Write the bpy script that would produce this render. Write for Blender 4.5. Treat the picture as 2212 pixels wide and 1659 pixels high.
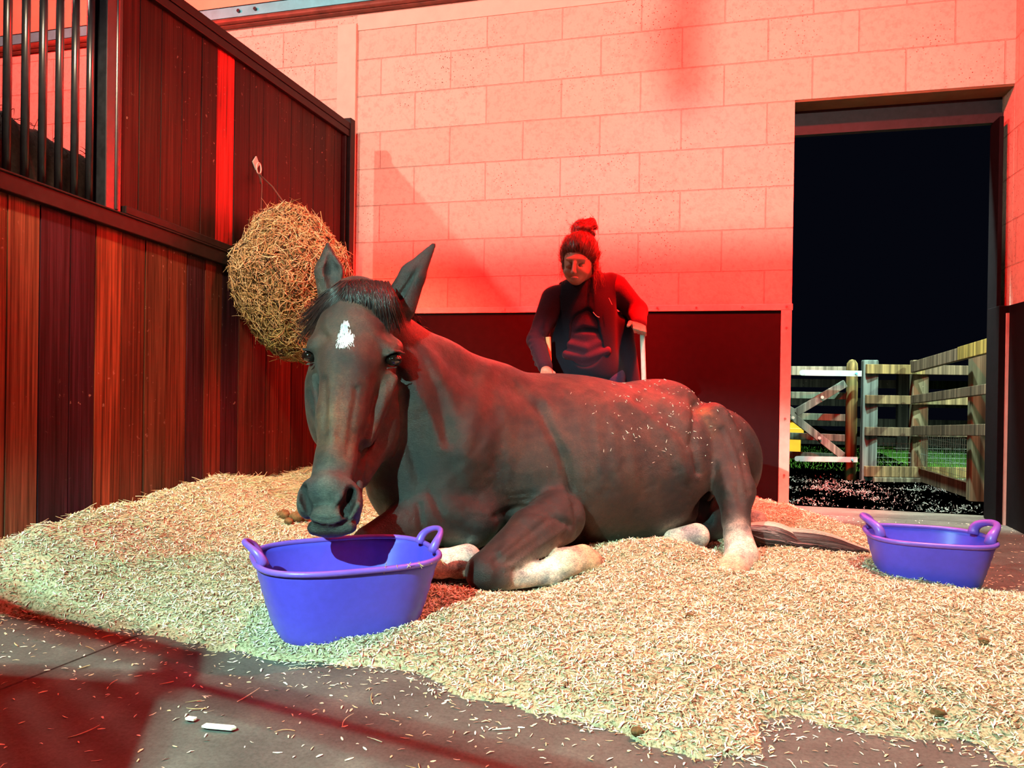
import bpy, math, random
import numpy as np
from mathutils import Vector, Matrix

for o in list(bpy.data.objects):
    bpy.data.objects.remove(o, do_unlink=True)
SC = bpy.context.scene
COL = SC.collection
rng = np.random.default_rng(7)
random.seed(7)

# ---------------------------------------------------------------- camera
FPX, W_PX, H_PX = 1661.0, 2212.0, 1659.0
YAW, PIT, ROL = -.2617, -.0045, .0147
_cy, _sy = math.cos(YAW), math.sin(YAW); _cp, _sp = math.cos(PIT), math.sin(PIT); _cr, _sr = math.cos(ROL), math.sin(ROL)
CF = np.array([_sy * _cp, _cy * _cp, _sp])
_r = np.array([_cy, -_sy, 0.0]); _u = np.cross(_r, CF)
CR = _cr * _r + _sr * _u; CU = -_sr * _r + _cr * _u
CC = np.array([0, 0, .68])
cam_data = bpy.data.cameras.new('camera'); cam = bpy.data.objects.new('camera', cam_data); COL.objects.link(cam)
cam_data.sensor_fit = 'HORIZONTAL'; cam_data.sensor_width = 36.0; cam_data.lens = 36.0 * FPX / W_PX
cam_data.clip_start = 0.05; cam_data.clip_end = 200
M = Matrix.Identity(4)
for i in range(3):
    M[i][0] = CR[i]; M[i][1] = CU[i]; M[i][2] = -CF[i]; M[i][3] = CC[i]
cam.matrix_world = M
SC.camera = cam

def ray(a, b): return CF + (a - 1106) / FPX * CR - (b - 829.5) / FPX * CU
def P(a, b, d): return CC + d * ray(a, b)          # a pixel of the photo at a distance -> a place
def ax(a, b, k, v):                                 # a pixel on a plane of the room -> a place
    q = ray(a, b); return CC + (v - CC[k]) / q[k] * q

# ---------------------------------------------------------------- world and light
SC.view_settings.view_transform = 'Standard'; SC.view_settings.look = 'None'
SC.view_settings.exposure = 0.0; SC.view_settings.gamma = 1.0
SC.view_settings.use_curve_mapping = False
SC.cycles.diffuse_bounces = 1
wd = bpy.data.worlds.new('night'); SC.world = wd; wd.use_nodes = True
wd.node_tree.nodes['Background'].inputs[0].default_value = (.35, .45, 1, 1)
wd.node_tree.nodes['Background'].inputs[1].default_value = .004

def lamp(name, kind, loc, target, power, color, size=.1, spot=60, blend=.3, sy=None):
    l = bpy.data.lights.new(name, kind); o = bpy.data.objects.new(name, l); COL.objects.link(o)
    l.energy = power; l.color = color
    if kind == 'AREA':
        l.shape = 'RECTANGLE'; l.size = size; l.size_y = sy or size
    else:
        l.shadow_soft_size = size
    if kind == 'SPOT':
        l.spot_size = math.radians(spot); l.spot_blend = blend
    o.location = loc
    if target is not None:
        o.rotation_euler = (Vector(target) - Vector(loc)).to_track_quat('-Z', 'Y').to_euler()
    return o

RED = (1.0, .0006, .0015)
lamp('key_lamp', 'SPOT', (-1.2, -.6, 2.0), (-.80, 1.66, 0), 2350, (.46, 1.0, .86), .016, 54, .2)
lamp('wall_lamp', 'SPOT', (.3, -3.0, 2.5), (-.60, 4.33, 1.45), 1550, (1.0, .76, .64), .06, 54, 1)
lamp('heat_lamp', 'SPOT', (.15, 3.2, 2.85), (-.35, 4.33, 1.15), 3600, RED, .06, 62, .4)
lamp('heat_lamp', 'SPOT', (-.75, 2.6, 2.75), (-1.15, 4.33, 1.2), 2200, RED, .06, 50, .5)
lamp('heat_lamp', 'POINT', (.35, 3.05, 2.9), None, 340, RED, .06)
lamp('bedding_downlight', 'SPOT', (1.1, 2.6, 3.1), (1.1, 2.7, 0), 480, (1.0, .74, .58), .05, 78, .6)
lamp('hay_lamp', 'SPOT', (-1.5, 1.2, 2.35), (-1.95, 2.95, .80), 330, (1.0, .74, .48), .05, 54, .7)
lamp('heat_lamp', 'SPOT', (-1.2, 1.9, 3.0), (-1.25, 2.1, 0), 150, RED, .06, 66, .6)  # extra red fill, added to redden the bedding at left
lamp('next_box_lamp', 'POINT', (-3.1, 2.3, 3.3), None, 130, (1.0, .80, .70), .04)
lamp('next_box_red_fill', 'POINT', (-3.9, 3.1, 3.1), None, 260, RED, .06)  # red fill added to warm the wall behind the bars
lamp('yard_lamp', 'SPOT', (3.4, 4.9, 2.6), (1.5, 5.7, .2), 900, (.80, 1.0, .72), .05, 62, .4)
lamp('yard_fill', 'SPOT', (.75, 4.72, 2.9), (.75, 5.9, 0), 1000, (.70, 1.0, .86), .04, 88, .4)  # fill light added outside to brighten the mulch and fence faces

# ---------------------------------------------------------------- helpers
def tag(o, label=None, cat=None, group=None, kind=None):
    if label: o['label'] = label
    if cat: o['category'] = cat
    if group: o['group'] = group
    if kind: o['kind'] = kind
    return o
def empty(name, loc=(0, 0, 0), label=None, cat=None, group=None):
    o = bpy.data.objects.new(name, None); COL.objects.link(o); o.location = loc; o.empty_display_size = .05
    return tag(o, label, cat, group)
def link_mesh(name, me, mat, parent=None, smooth=True):
    o = bpy.data.objects.new(name, me); COL.objects.link(o)
    if mat: me.materials.append(mat)
    if smooth: me.polygons.foreach_set('use_smooth', np.ones(len(me.polygons), bool))
    if parent is not None:
        o.parent = parent
        o.location = -Vector(parent.location) if parent.type == 'EMPTY' and parent.parent is None else (0, 0, 0)
    me.update()
    return o
def mesh_arrays(name, V, Fs, n=None):
    V = np.asarray(V, np.float32); Fs = np.asarray(Fs, np.int32)
    me = bpy.data.meshes.new(name); k = Fs.shape[1]
    me.vertices.add(len(V)); me.vertices.foreach_set('co', V.ravel())
    me.loops.add(Fs.size); me.loops.foreach_set('vertex_index', Fs.ravel())
    me.polygons.add(len(Fs)); me.polygons.foreach_set('loop_start', np.arange(0, Fs.size, k, dtype=np.int32))
    me.polygons.foreach_set('loop_total', np.full(len(Fs), k, np.int32))
    me.update(calc_edges=True); me.validate()
    return me
def set_col(me, C):
    a = me.color_attributes.new('Col', 'FLOAT_COLOR', 'POINT')
    C = np.asarray(C, np.float32)
    if C.shape[1] == 3: C = np.concatenate([C, np.ones((len(C), 1), np.float32)], 1)
    a.data.foreach_set('color', C.ravel())

class MB:
    """collects boxes, tubes and lofts into one mesh"""
    def __init__(s): s.v = []; s.f = []; s.c = []
    def add(s, vs, fs, col=(1, 1, 1)):
        b = len(s.v); s.v += [tuple(float(x) for x in v) for v in vs]; s.f += [tuple(b + i for i in f) for f in fs]; s.c += [col] * len(vs)
    def box(s, a, b, col=(1, 1, 1)):
        (x0, y0, z0), (x1, y1, z1) = a, b
        s.add([(x0, y0, z0), (x1, y0, z0), (x1, y1, z0), (x0, y1, z0), (x0, y0, z1), (x1, y0, z1), (x1, y1, z1), (x0, y1, z1)],
              [(3, 2, 1, 0), (4, 5, 6, 7), (0, 1, 5, 4), (1, 2, 6, 5), (2, 3, 7, 6), (3, 0, 4, 7)], col)
    def beam(s, p, q, w, h, col=(1, 1, 1), up=(0, 0, 1)):
        p = np.array(p, float); q = np.array(q, float); d = q - p; d /= np.linalg.norm(d)
        sd = np.cross(d, up); sd /= np.linalg.norm(sd); u = np.cross(sd, d)
        vs = [e + sx * w / 2 * sd + sz * h / 2 * u for e in (p, q) for sx, sz in ((-1, -1), (1, -1), (1, 1), (-1, 1))]
        s.add(vs, [(0, 1, 2, 3), (7, 6, 5, 4), (0, 4, 5, 1), (1, 5, 6, 2), (2, 6, 7, 3), (3, 7, 4, 0)], col)
    def tube(s, pts, r, n=10, col=(1, 1, 1), cap=True, flat=None):
        pts = [np.array(p, float) for p in pts]; R = r if hasattr(r, '__len__') else [r] * len(pts)
        up = np.array([0, 0, 1.0]); b = []; last = None
        for i, p in enumerate(pts):
            d = pts[min(i + 1, len(pts) - 1)] - pts[max(i - 1, 0)]; d /= np.linalg.norm(d) + 1e-9
            if last is None:
                a = np.cross(d, up if abs(d[2]) < .95 else (1, 0, 0))
            else:
                a = last - d * np.dot(last, d)
            a /= np.linalg.norm(a) + 1e-9; last = a; c = np.cross(d, a)
            for k in range(n):
                t = 2 * math.pi * k / n
                b.append(p + R[i] * (math.cos(t) * a + math.sin(t) * c))
        fs = []
        for i in range(len(pts) - 1):
            for k in range(n):
                fs.append((i * n + k, i * n + (k + 1) % n, (i + 1) * n + (k + 1) % n, (i + 1) * n + k))
        if cap:
            fs.append(tuple(range(n - 1, -1, -1))); fs.append(tuple((len(pts) - 1) * n + k for k in range(n)))
        s.add(b, fs, col)
    def build(s, name, mat, parent=None, smooth=False, bevel=0):
        me = bpy.data.meshes.new(name); me.from_pydata(s.v, [], s.f); me.update()
        set_col(me, np.array(s.c, float))
        o = link_mesh(name, me, mat, parent, smooth)
        if bevel:
            m = o.modifiers.new('bevel', 'BEVEL'); m.width = bevel; m.segments = 2; m.limit_method = 'ANGLE'
        return o

def strands(pts, rad, col=None, taper=(.9, .35)):
    """pts N,K,3 ; rad N -> arrays of thin three-sided strands"""
    N, K, _ = pts.shape
    d = np.gradient(pts, axis=1); d /= np.linalg.norm(d, axis=2, keepdims=True) + 1e-9
    ref = rng.normal(size=(N, 1, 3)); a = np.cross(d, ref); a /= np.linalg.norm(a, axis=2, keepdims=True) + 1e-9
    b = np.cross(d, a)
    tp = np.interp(np.linspace(0, 1, K), [0, .5, 1], [taper[0], 1, taper[1]])
    V = np.empty((N, K, 3, 3), np.float32)
    for k in range(3):
        t = 2 * math.pi * k / 3
        V[:, :, k] = pts + (rad[:, None] * tp[None])[..., None] * (math.cos(t) * a + math.sin(t) * b)
    idx = np.arange(N * K * 3).reshape(N, K, 3)
    fs = []
    for k in range(3):
        k2 = (k + 1) % 3
        fs.append(np.stack([idx[:, :-1, k], idx[:, :-1, k2], idx[:, 1:, k2], idx[:, 1:, k]], -1).reshape(-1, 4))
    C = None if col is None else np.repeat(col, K * 3, axis=0)
    return V.reshape(-1, 3), np.concatenate(fs), C
def strand_obj(name, pts, rad, col, mat, parent=None, taper=(.9, .35)):
    V, Fs, C = strands(pts, rad, col, taper)
    me = mesh_arrays(name, V, Fs); set_col(me, C)
    return link_mesh(name, me, mat, parent, True)

# ---------------------------------------------------------------- materials
class NT:
    def __init__(s, name):
        s.m = bpy.data.materials.new(name); s.m.use_nodes = True; s.n = s.m.node_tree.nodes; s.l = s.m.node_tree.links
        s.b = s.n['Principled BSDF']
    def node(s, t, **kw):
        n = s.n.new(t)
        for k, v in kw.items():
            if k.startswith('_'): setattr(n, k[1:], v)
        return n
    def val(s, sock, v):
        if hasattr(v, 'is_output') or isinstance(v, bpy.types.NodeSocket): s.l.new(v, sock)
        else: sock.default_value = v
    def coord(s, kind='Object', scale=(1, 1, 1), loc=(0, 0, 0)):
        t = s.n.new('ShaderNodeTexCoord'); m = s.n.new('ShaderNodeMapping'); s.l.new(t.outputs[kind], m.inputs[0])
        m.inputs['Scale'].default_value = scale; m.inputs['Location'].default_value = loc
        return m.outputs[0]
    def noise(s, vec, scale, detail=4, rough=.55):
        n = s.n.new('ShaderNodeTexNoise'); s.l.new(vec, n.inputs['Vector']); n.inputs['Scale'].default_value = scale
        n.inputs['Detail'].default_value = detail; n.inputs['Roughness'].default_value = rough
        return n.outputs['Fac']
    def ramp(s, fac, stops):
        r = s.n.new('ShaderNodeValToRGB'); s.l.new(fac, r.inputs[0]); e = r.color_ramp.elements
        while len(e) < len(stops): e.new(.5)
        for i, (p, c) in enumerate(stops):
            e[i].position = p; e[i].color = (*c, 1) if len(c) == 3 else c
        return r.outputs[0]
    def mix(s, fac, a, b, mode='MIX'):
        m = s.n.new('ShaderNodeMix'); m.data_type = 'RGBA'; m.blend_type = mode
        s.val(m.inputs[0], fac)
        for k, v in ((6, a), (7, b)):
            if isinstance(v, tuple): m.inputs[k].default_value = (*v[:3], 1)
            else: s.l.new(v, m.inputs[k])
        return m.outputs[2]
    def math(s, op, a, b=0.0):
        m = s.n.new('ShaderNodeMath'); m.operation = op; s.val(m.inputs[0], a); s.val(m.inputs[1], b); return m.outputs[0]
    def attr(s): a = s.n.new('ShaderNodeVertexColor'); a.layer_name = 'Col'; return a.outputs[0]
    def bump(s, h, strength=.3, dist=.01):
        b = s.n.new('ShaderNodeBump'); s.l.new(h, b.inputs['Height']); b.inputs['Strength'].default_value = strength
        b.inputs['Distance'].default_value = dist; s.l.new(b.outputs[0], s.b.inputs['Normal']); return b
    def set(s, color=None, rough=.6, metal=0, spec=.5, sheen=0, sheen_tint=(1, 1, 1)):
        if color is not None:
            if isinstance(color, tuple): s.b.inputs['Base Color'].default_value = (*color, 1)
            else: s.l.new(color, s.b.inputs['Base Color'])
        s.val(s.b.inputs['Roughness'], rough); s.b.inputs['Metallic'].default_value = metal
        s.b.inputs['Specular IOR Level'].default_value = spec
        if sheen:
            s.b.inputs['Sheen Weight'].default_value = sheen; s.b.inputs['Sheen Roughness'].default_value = .45
            s.b.inputs['Sheen Tint'].default_value = (*sheen_tint, 1)
        return s.m

def m_simple(name, color, rough=.6, metal=0, spec=.5, ns=60, amt=.15, bump=.1, bd=.002):
    t = NT(name); v = t.coord(); n = t.noise(v, ns)
    c = t.ramp(n, [(.3, tuple(x * (1 - amt) for x in color)), (.7, tuple(min(1, x * (1 + amt)) for x in color))])
    if bump: t.bump(n, bump, bd)
    return t.set(c, rough, metal, spec)
def m_attr(name, rough=.6, spec=.4, ns=80, amt=.25, bump=.2, bd=.002, scale=(1, 1, 1), sheen=0, tint=(1, 1, 1)):
    t = NT(name); v = t.coord(scale=scale); n = t.noise(v, ns, 5, .65)
    k = t.ramp(n, [(.3, (1 - amt,) * 3), (.7, (1 + amt,) * 3)])
    c = t.mix(1.0, t.attr(), k, 'MULTIPLY')
    if bump: t.bump(n, bump, bd)
    return t.set(c, rough, 0, spec, sheen, tint)

def m_block():
    t = NT('painted_block'); vo = t.coord('Object')
    sep = t.n.new('ShaderNodeSeparateXYZ'); t.l.new(vo, sep.inputs[0])
    cb = t.n.new('ShaderNodeCombineXYZ')
    t.l.new(t.math('ADD', t.math('ADD', sep.outputs[0], sep.outputs[1]), 1.568 - 4.3345), cb.inputs[0]); t.l.new(t.math('ADD', sep.outputs[2], -1.288), cb.inputs[1])
    br = t.n.new('ShaderNodeTexBrick'); t.l.new(cb.outputs[0], br.inputs[0])
    br.inputs['Scale'].default_value = 1; br.inputs['Mortar Size'].default_value = .0038; br.inputs['Mortar Smooth'].default_value = .6
    br.inputs['Brick Width'].default_value = .45; br.inputs['Row Height'].default_value = .225; br.offset = .5; br.offset_frequency = 2
    br.inputs['Color1'].default_value = (.2, .2, .2, 1); br.inputs['Color2'].default_value = (.8, .8, .8, 1); br.inputs['Mortar'].default_value = (.5, .5, .5, 1)
    vr = t.n.new('ShaderNodeTexVoronoi'); t.l.new(vo, vr.inputs['Vector']); vr.inputs['Scale'].default_value = 55; vr.inputs['Randomness'].default_value = 1
    warp = t.noise(vo, 2.2, 3); pm = t.ramp(warp, [(.46, (0, 0, 0)), (.62, (1, 1, 1))])
    pit = t.ramp(vr.outputs['Distance'], [(.10, (1, 1, 1)), (.17, (0, 0, 0))])
    pits = t.mix(1.0, pit, pm, 'MULTIPLY')
    fine = t.noise(vo, 34, 6, .7); fr = t.ramp(fine, [(.33, (.80, .80, .80)), (.52, (1, 1, 1))])
    base = t.mix(br.outputs['Color'], (.62, .55, .43), (.74, .67, .54))
    c = t.mix(1.0, base, fr, 'MULTIPLY')
    c = t.mix(t.math('MULTIPLY', t.math('MULTIPLY', br.outputs['Fac'], warp), .55), c, (.50, .38, .28))
    c = t.mix(pits, c, (.12, .07, .04))
    h = t.math('SUBTRACT', t.math('SUBTRACT', t.math('MULTIPLY', fine, .35), t.math('MULTIPLY', br.outputs['Fac'], 1.2)), t.math('MULTIPLY', pits, .8))
    t.bump(h, .8, .012)
    return t.set(c, .85, 0, .2)

def m_wood(name, light=1.0, sc=1.0, rough=.38, spec=.5):
    t = NT(name); v = t.coord(scale=(110 * sc, 110 * sc, 2.2 * sc)); g = t.noise(v, 1.0, 5, .6)
    v2 = t.coord(scale=(6, 6, .8)); g2 = t.noise(v2, 1.3, 3)
    k = t.ramp(g, [(.34, (.35 * light,) * 3), (.5, (.9 * light,) * 3), (.66, (1.7 * light,) * 3)])
    k2 = t.ramp(g2, [(.3, (.65,) * 3), (.7, (1.25,) * 3)])
    c = t.mix(1.0, t.mix(1.0, t.attr(), k, 'MULTIPLY'), k2, 'MULTIPLY')
    # pale scuffs and splashes
    v3 = t.coord(); sp = t.noise(v3, 42, 3, .6); ms = t.noise(v3, 2.3, 2)
    s_ = t.mix(1.0, t.ramp(sp, [(.66, (0, 0, 0)), (.71, (1, 1, 1))]), t.ramp(ms, [(.5, (0, 0, 0)), (.62, (1, 1, 1))]), 'MULTIPLY')
    c = t.mix(t.math('MULTIPLY', s_, .45), c, (.42, .30, .22))
    t.bump(g, .25, .003)
    return t.set(c, rough, 0, spec)

M_BLOCK = m_block()
M_PLANK = m_wood('stained_hardwood', 1.0, 1.0, .5, .14)
M_FENCE = m_wood('weathered_timber', .55, .35, .8, .2)
M_STEEL = m_simple('black_coated_steel', (.012, .014, .018), .32, 0, .7, 30, .3, .05)
M_BROWNSTEEL = m_simple('dark_brown_frame', (.012, .007, .007), .45, 0, .15, 30, .3, .05)
M_GALV = m_simple('galvanised_steel', (.10, .62, .72), .45, .1, .5, 14, .15, .03)
M_RUST = m_simple('rusty_flange', (.17, .07, .045), .6, .2, .4, 14, .3, .1)
M_CLAD = m_simple('pale_cladding', (.55, .47, .30), .8, 0, .2, 6, .08, .05)
M_RUBBER = m_simple('black_rubber_panel', (.004, .003, .005), .7, 0, .12, 25, .25, .1)
M_PAINT = m_simple('painted_trim', (.62, .56, .50), .55, 0, .4, 20, .12, .1)
M_SMOOTHWALL = m_simple('painted_smooth_pillar', (.72, .65, .52), .8, 0, .2, 10, .06, .05)
M_DARK = m_simple('dark_header_metal', (.012, .012, .016), .6, 0, .3, 30, .3, .05)
M_SCREW = m_simple('screw_steel', (.35, .3, .28), .35, .8, .5, 50, .1, 0)

# ================================================================ the stable box
WY = 4.3345; PX = -2.115; DL, DR, DH = .372, 1.40, 2.192
def structure(o): o['kind'] = 'structure'; return o
b = MB(); T_ = .21
b.box((-5.2, WY, -.05), (DL, WY + T_, 3.7)); b.box((DL, WY, DH), (1.62, WY + T_, 3.7)); b.box((1.40 + .001, WY, -.05), (1.62, WY + T_, DH))
structure(b.build('wall_back', M_BLOCK))
b = MB(); b.box((1.402, -1.0, -.05), (1.60, WY - .001, 3.7)); structure(b.build('wall_right', M_BLOCK))
b = MB(); b.box((-2.305, WY - .022, 0), (-2.178, WY - .0005, 2.86)); structure(b.build('trim_1', M_SMOOTHWALL, bevel=.004))
# kickboards of black rubber with a painted edge trim
b = MB(); b.box((-2.17, WY - .016, 0), (.318, WY - .0005, 1.078)); structure(b.build('baseboard_back', M_RUBBER))
b = MB(); b.box((1.386, 1.0, 0), (1.4015, WY - .02, 1.088)); structure(b.build('baseboard_right', M_RUBBER))
b = MB(); b.box((1.345, WY - .015, 0), (1.40, WY + .16, 1.088)); b.box((1.352, WY + .05, 0), (1.372, WY + .19, 2.05)); structure(b.build('door_1', M_RUBBER, bevel=.003))
b = MB(); b.box((1.374, WY - .03, .0), (1.3855, WY - .016, 1.05)); structure(b.build('trim_5', M_PAINT))
tr = MB(); tr.box((-2.17, WY - .028, 1.074), (.376, WY - .0008, 1.108)); t2 = structure(tr.build('trim_2', M_PAINT, bevel=.003))
tr = MB(); tr.box((.318, WY - .030, .028), (.371, WY - .0008, 1.074)); t3 = structure(tr.build('trim_3', M_PAINT, bevel=.003))
sc = MB()
for x in (-1.2, -.75, -.33, -.12, .12, .345): sc.tube([(x, WY - .034, 1.091), (x, WY - .0285, 1.091)], .006, 10)
sc.build('screw', M_SCREW, t2)
sc = MB()
for z in (.98, .5, .2): sc.tube([(.345, WY - .036, z), (.345, WY - .0305, z)], .006, 10)
sc.build('screw', M_SCREW, t3)
b = MB(); b.box((DL, WY + .17, 2.055), (1.40, WY + .209, 2.19)); b.box((DL, WY + .150, 2.05), (1.40, WY + .17, 2.10)); structure(b.build('trim_4', M_DARK))
# lintel soffit of varnished board
b = MB(); b.box((DL + .001, WY + .003, DH - .012), (1.399, WY + .15, DH - .0005)); structure(b.build('lintel', m_simple('lintel_board', (.11, .10, .045), .7, 0, .3, 12, .15, .1)))
# steel beam across the wall head with pale cladding over it
bm = empty('steel_beam', (-3.0, WY - .05, 2.92)); tag(bm, kind='structure')
b = MB(); b.box((-5.2, WY - .055, 2.972), (1.62, WY - .045, 3.042)); b.box((-5.2, WY - .055, 3.036), (1.62, WY - .001, 3.042)); b.build('web', M_GALV, bm)
b = MB(); b.box((-5.2, WY - .05, 2.922), (1.62, WY - .001, 2.970)); b.tube([(-5.2, WY - .058, 2.945), (1.62, WY - .058, 2.945)], .019, 12); b.build('flange', M_RUST, bm)
for x in (-2.98, -2.86):
    b = MB(); b.tube([(x, WY - .070, 3.004), (x, WY - .0555, 3.004)], .011, 6); b.build('bolt', M_STEEL, bm)
b = MB(); b.box((-5.2, WY - .03, 3.05), (1.62, WY - .001, 3.7)); structure(b.build('trim_6', M_CLAD))
# wall head course
b = MB(); b.box((-2.177, WY - .006, 2.82), (1.40, WY - .0005, 2.915)); structure(b.build('trim_7', M_SMOOTHWALL))

# floor of the box: grey-brown concrete / rubber matting
def m_floor():
    t = NT('stained_concrete'); v = t.coord(); n = t.noise(v, 7, 6, .6); n2 = t.noise(v, 120, 4, .7)
    c = t.ramp(n, [(.3, (.068, .060, .052)), (.55, (.100, .090, .078)), (.75, (.14, .128, .11))])
    c = t.mix(1.0, c, t.ramp(n2, [(.3, (.7, .7, .7)), (.7, (1.25, 1.25, 1.25))]), 'MULTIPLY')
    t.bump(n2, .3, .003); return t.set(c, .75, 0, .3)
M_FLOOR = m_floor()
b = MB()
# two slabs meeting at the open joint at the front left
j0 = ax(0, 1490, 2, 0); j1 = ax(290, 1376, 2, 0); dj = (j1 - j0) / np.linalg.norm(j1 - j0)
A = j0 - dj * 2.5; B = j1 + dj * 4.5; nrm = np.array([-dj[1], dj[0], 0]) * .004
def slab(pts):
    n = len(pts); vs = [(p[0], p[1], 0) for p in pts] + [(p[0], p[1], -.06) for p in pts]
    b.add(vs, [tuple(range(n)), tuple(range(2 * n - 1, n - 1, -1))] + [(i, n + i, n + (i + 1) % n, (i + 1) % n) for i in range(n)])
def at_x(x): k = (x - A[0]) / (B[0] - A[0]); return A + k * (B - A)
pl, pr = at_x(-5.0), at_x(1.6)
slab([(-5.0, -3.2), (1.6, -3.2), (pr - nrm)[:2], (pl - nrm)[:2]])
slab([(pl + nrm)[:2], (pr + nrm)[:2], (1.6, WY + .0), (-5.0, WY + .0)])
b.box((-5, -3.2, -.08), (1.6, WY, -.061)); b.box((DL, WY, -.05), (1.40, WY + .25, .001))
structure(b.build('floor', M_FLOOR))

# front of the box, behind the photographer: a boarded front that stops short of the roof
b = MB()
for i in range(28):
    x0 = -2.1 + i * .125; k = rng.uniform(.6, 1.3)
    b.box((x0, -.95, 0), (x0 + .121, -.91, 2.16), (.11 * k, .035 * k, .022 * k))
b.box((-2.1, -.97, 2.16), (1.4, -.89, 2.20), (.05, .02, .015))
structure(b.build('wall_front', M_PLANK))

# ---------------------------------------------------------------- plank partition with grille
part = empty('stable_partition', (PX, 2.5, 0), 'dark hardwood plank partition with a barred opening, left of the horse', 'partition')
def railz(y): return 1.294 - .0588 * (y - 1.853)
def toprz(y): return 2.187 - .0146 * (y - 2.634)
def py_(px, py): return ax(px, py, 0, PX)[1]
TN = .45
low = [-900, -560, -300, -140, -60, 14, 84, 150, 205, 262, 312, 360, 403, 441, 478, 515, 545, 575, 603, 630, 655, 680, 702, 722, 740]
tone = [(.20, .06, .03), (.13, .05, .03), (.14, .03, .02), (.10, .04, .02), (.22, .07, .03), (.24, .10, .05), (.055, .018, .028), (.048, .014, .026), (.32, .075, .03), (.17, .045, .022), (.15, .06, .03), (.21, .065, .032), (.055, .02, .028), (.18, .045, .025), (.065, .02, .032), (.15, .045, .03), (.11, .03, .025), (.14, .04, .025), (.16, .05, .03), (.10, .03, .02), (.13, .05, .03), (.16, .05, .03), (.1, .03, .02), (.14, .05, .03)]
b = MB()
for i in range(len(low) - 1):
    y0, y1 = py_(low[i], 760), py_(low[i + 1], 760)
    if i == 0: y0 = -.9
    y1 = min(y1, 4.05); dx = rng.uniform(-.0015, .0015)
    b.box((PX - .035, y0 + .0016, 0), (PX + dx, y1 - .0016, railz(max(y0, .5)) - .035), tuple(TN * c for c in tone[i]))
b.build('lower_planks', M_PLANK, part, bevel=.002)
up = [262, 300, 347, 392, 434, 467, 505, 538, 568, 600, 628, 652, 678, 703, 722, 737]
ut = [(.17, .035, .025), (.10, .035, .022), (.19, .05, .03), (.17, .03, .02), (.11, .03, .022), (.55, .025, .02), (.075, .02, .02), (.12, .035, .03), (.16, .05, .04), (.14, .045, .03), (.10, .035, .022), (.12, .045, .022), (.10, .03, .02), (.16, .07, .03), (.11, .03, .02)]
b = MB()
for i in range(len(up) - 1):
    y0, y1 = py_(up[i], 350), py_(up[i + 1], 350); dx = rng.uniform(-.0015, .0015)
    b.box((PX - .035, y0 + .0014, railz(y0) - .01), (PX + dx, min(y1, 4.055) - .0014, toprz(y0) - .05), tuple((.15 if i != 5 else .8) * c for c in ut[i]))  # one plank coloured bright red for the lamp's gleam on its varnish
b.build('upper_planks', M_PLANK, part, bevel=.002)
ya, yb = -.9, 4.09
b = MB(); c_ = (1, 1, 1)
b.beam((PX - .012, ya, railz(ya) - .031), (PX - .012, yb, railz(yb) - .031), .075, .062)
b.beam((PX + .020, ya, railz(ya) - .004), (PX + .020, yb, railz(yb) - .004), .022, .008)
b.build('middle_rail', M_BROWNSTEEL, part, bevel=.003)
y0 = py_(262, 440); b = MB(); b.beam((PX + .004, y0, railz(y0) + .018), (PX + .004, 4.05, railz(4.05) + .018), .035, .03); b.build('panel_ledge', M_BROWNSTEEL, part, bevel=.003)
b = MB(); b.beam((PX - .01, ya, toprz(ya) - .02), (PX - .01, yb, toprz(yb) - .02), .07, .04); b.beam((PX + .012, ya, toprz(ya) - .062), (PX + .012, yb, toprz(yb) - .062), .022, .038)
b.build('top_rail', M_BROWNSTEEL, part, bevel=.003)
b = MB(); b.box((PX - .045, 4.078, 0), (PX + .03, 4.135, toprz(4.1) + .03)); b.box((PX - .03, 4.052, 0), (PX + .012, 4.066, toprz(4.1) - .06)); b.build('end_post', M_BROWNSTEEL, part, bevel=.003)
ya_, yb_ = py_(219, 250), py_(258, 250)
b = MB(); b.box((PX - .035, ya_, railz(ya_) - .01), (PX + .022, ya_ + .045, 2.15)); b.box((PX - .03, ya_ + .05, railz(ya_) - .01), (PX + .012, yb_, 2.15)); b.tube([(PX + .02, ya_ + .05, 1.27), (PX + .02, ya_ + .05, 2.15)], .009, 8); b.build('divider_post', M_STEEL, part, bevel=.004)
for k in range(-5, 6):
    yy = py_(17, 250) + (py_(196, 250) - py_(17, 250)) / 5 * k
    b = MB(); b.tube([(PX - .004, yy, railz(yy) - .004), (PX - .004, yy, 2.16)], .0125, 14); b.build('bar', M_STEEL, part, smooth=True)

# neighbouring box: dark hay heap seen through the bars
def vnoise(x, y, s, seed):
    g = np.random.default_rng(seed).random((64, 64)); u = np.asarray(x) * s + 17.3; v = np.asarray(y) * s + 9.1
    i = np.floor(u).astype(int); j = np.floor(v).astype(int); fu = u - i; fv = v - j; fu = fu * fu * (3 - 2 * fu); fv = fv * fv * (3 - 2 * fv)
    G = lambda a, c: g[a % 64, c % 64]
    return (G(i, j) * (1 - fu) + G(i + 1, j) * fu) * (1 - fv) + (G(i, j + 1) * (1 - fu) + G(i + 1, j + 1) * fu) * fv - .5
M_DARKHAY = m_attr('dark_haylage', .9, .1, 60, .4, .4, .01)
M_HAY = m_attr('dry_hay', .7, .25, 90, .2, .1, .002)
xs = np.linspace(-3.15, -2.30, 60); ys = np.linspace(2.0, 4.2, 120)
X, Y = np.meshgrid(xs, ys, indexing='ij')
prof = 1.62 - .17 * (Y - 2.2) + .06 * vnoise(X, Y, 7, 3) + .03 * vnoise(X, Y, 22, 4)
edge = np.clip(np.minimum(np.minimum(X + 3.15, -2.30 - X), np.minimum(Y - 2.0, 4.2 - Y)) / .22, 0, 1)
Z = prof * np.sqrt(1 - (1 - edge) ** 2 * .9999)
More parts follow.
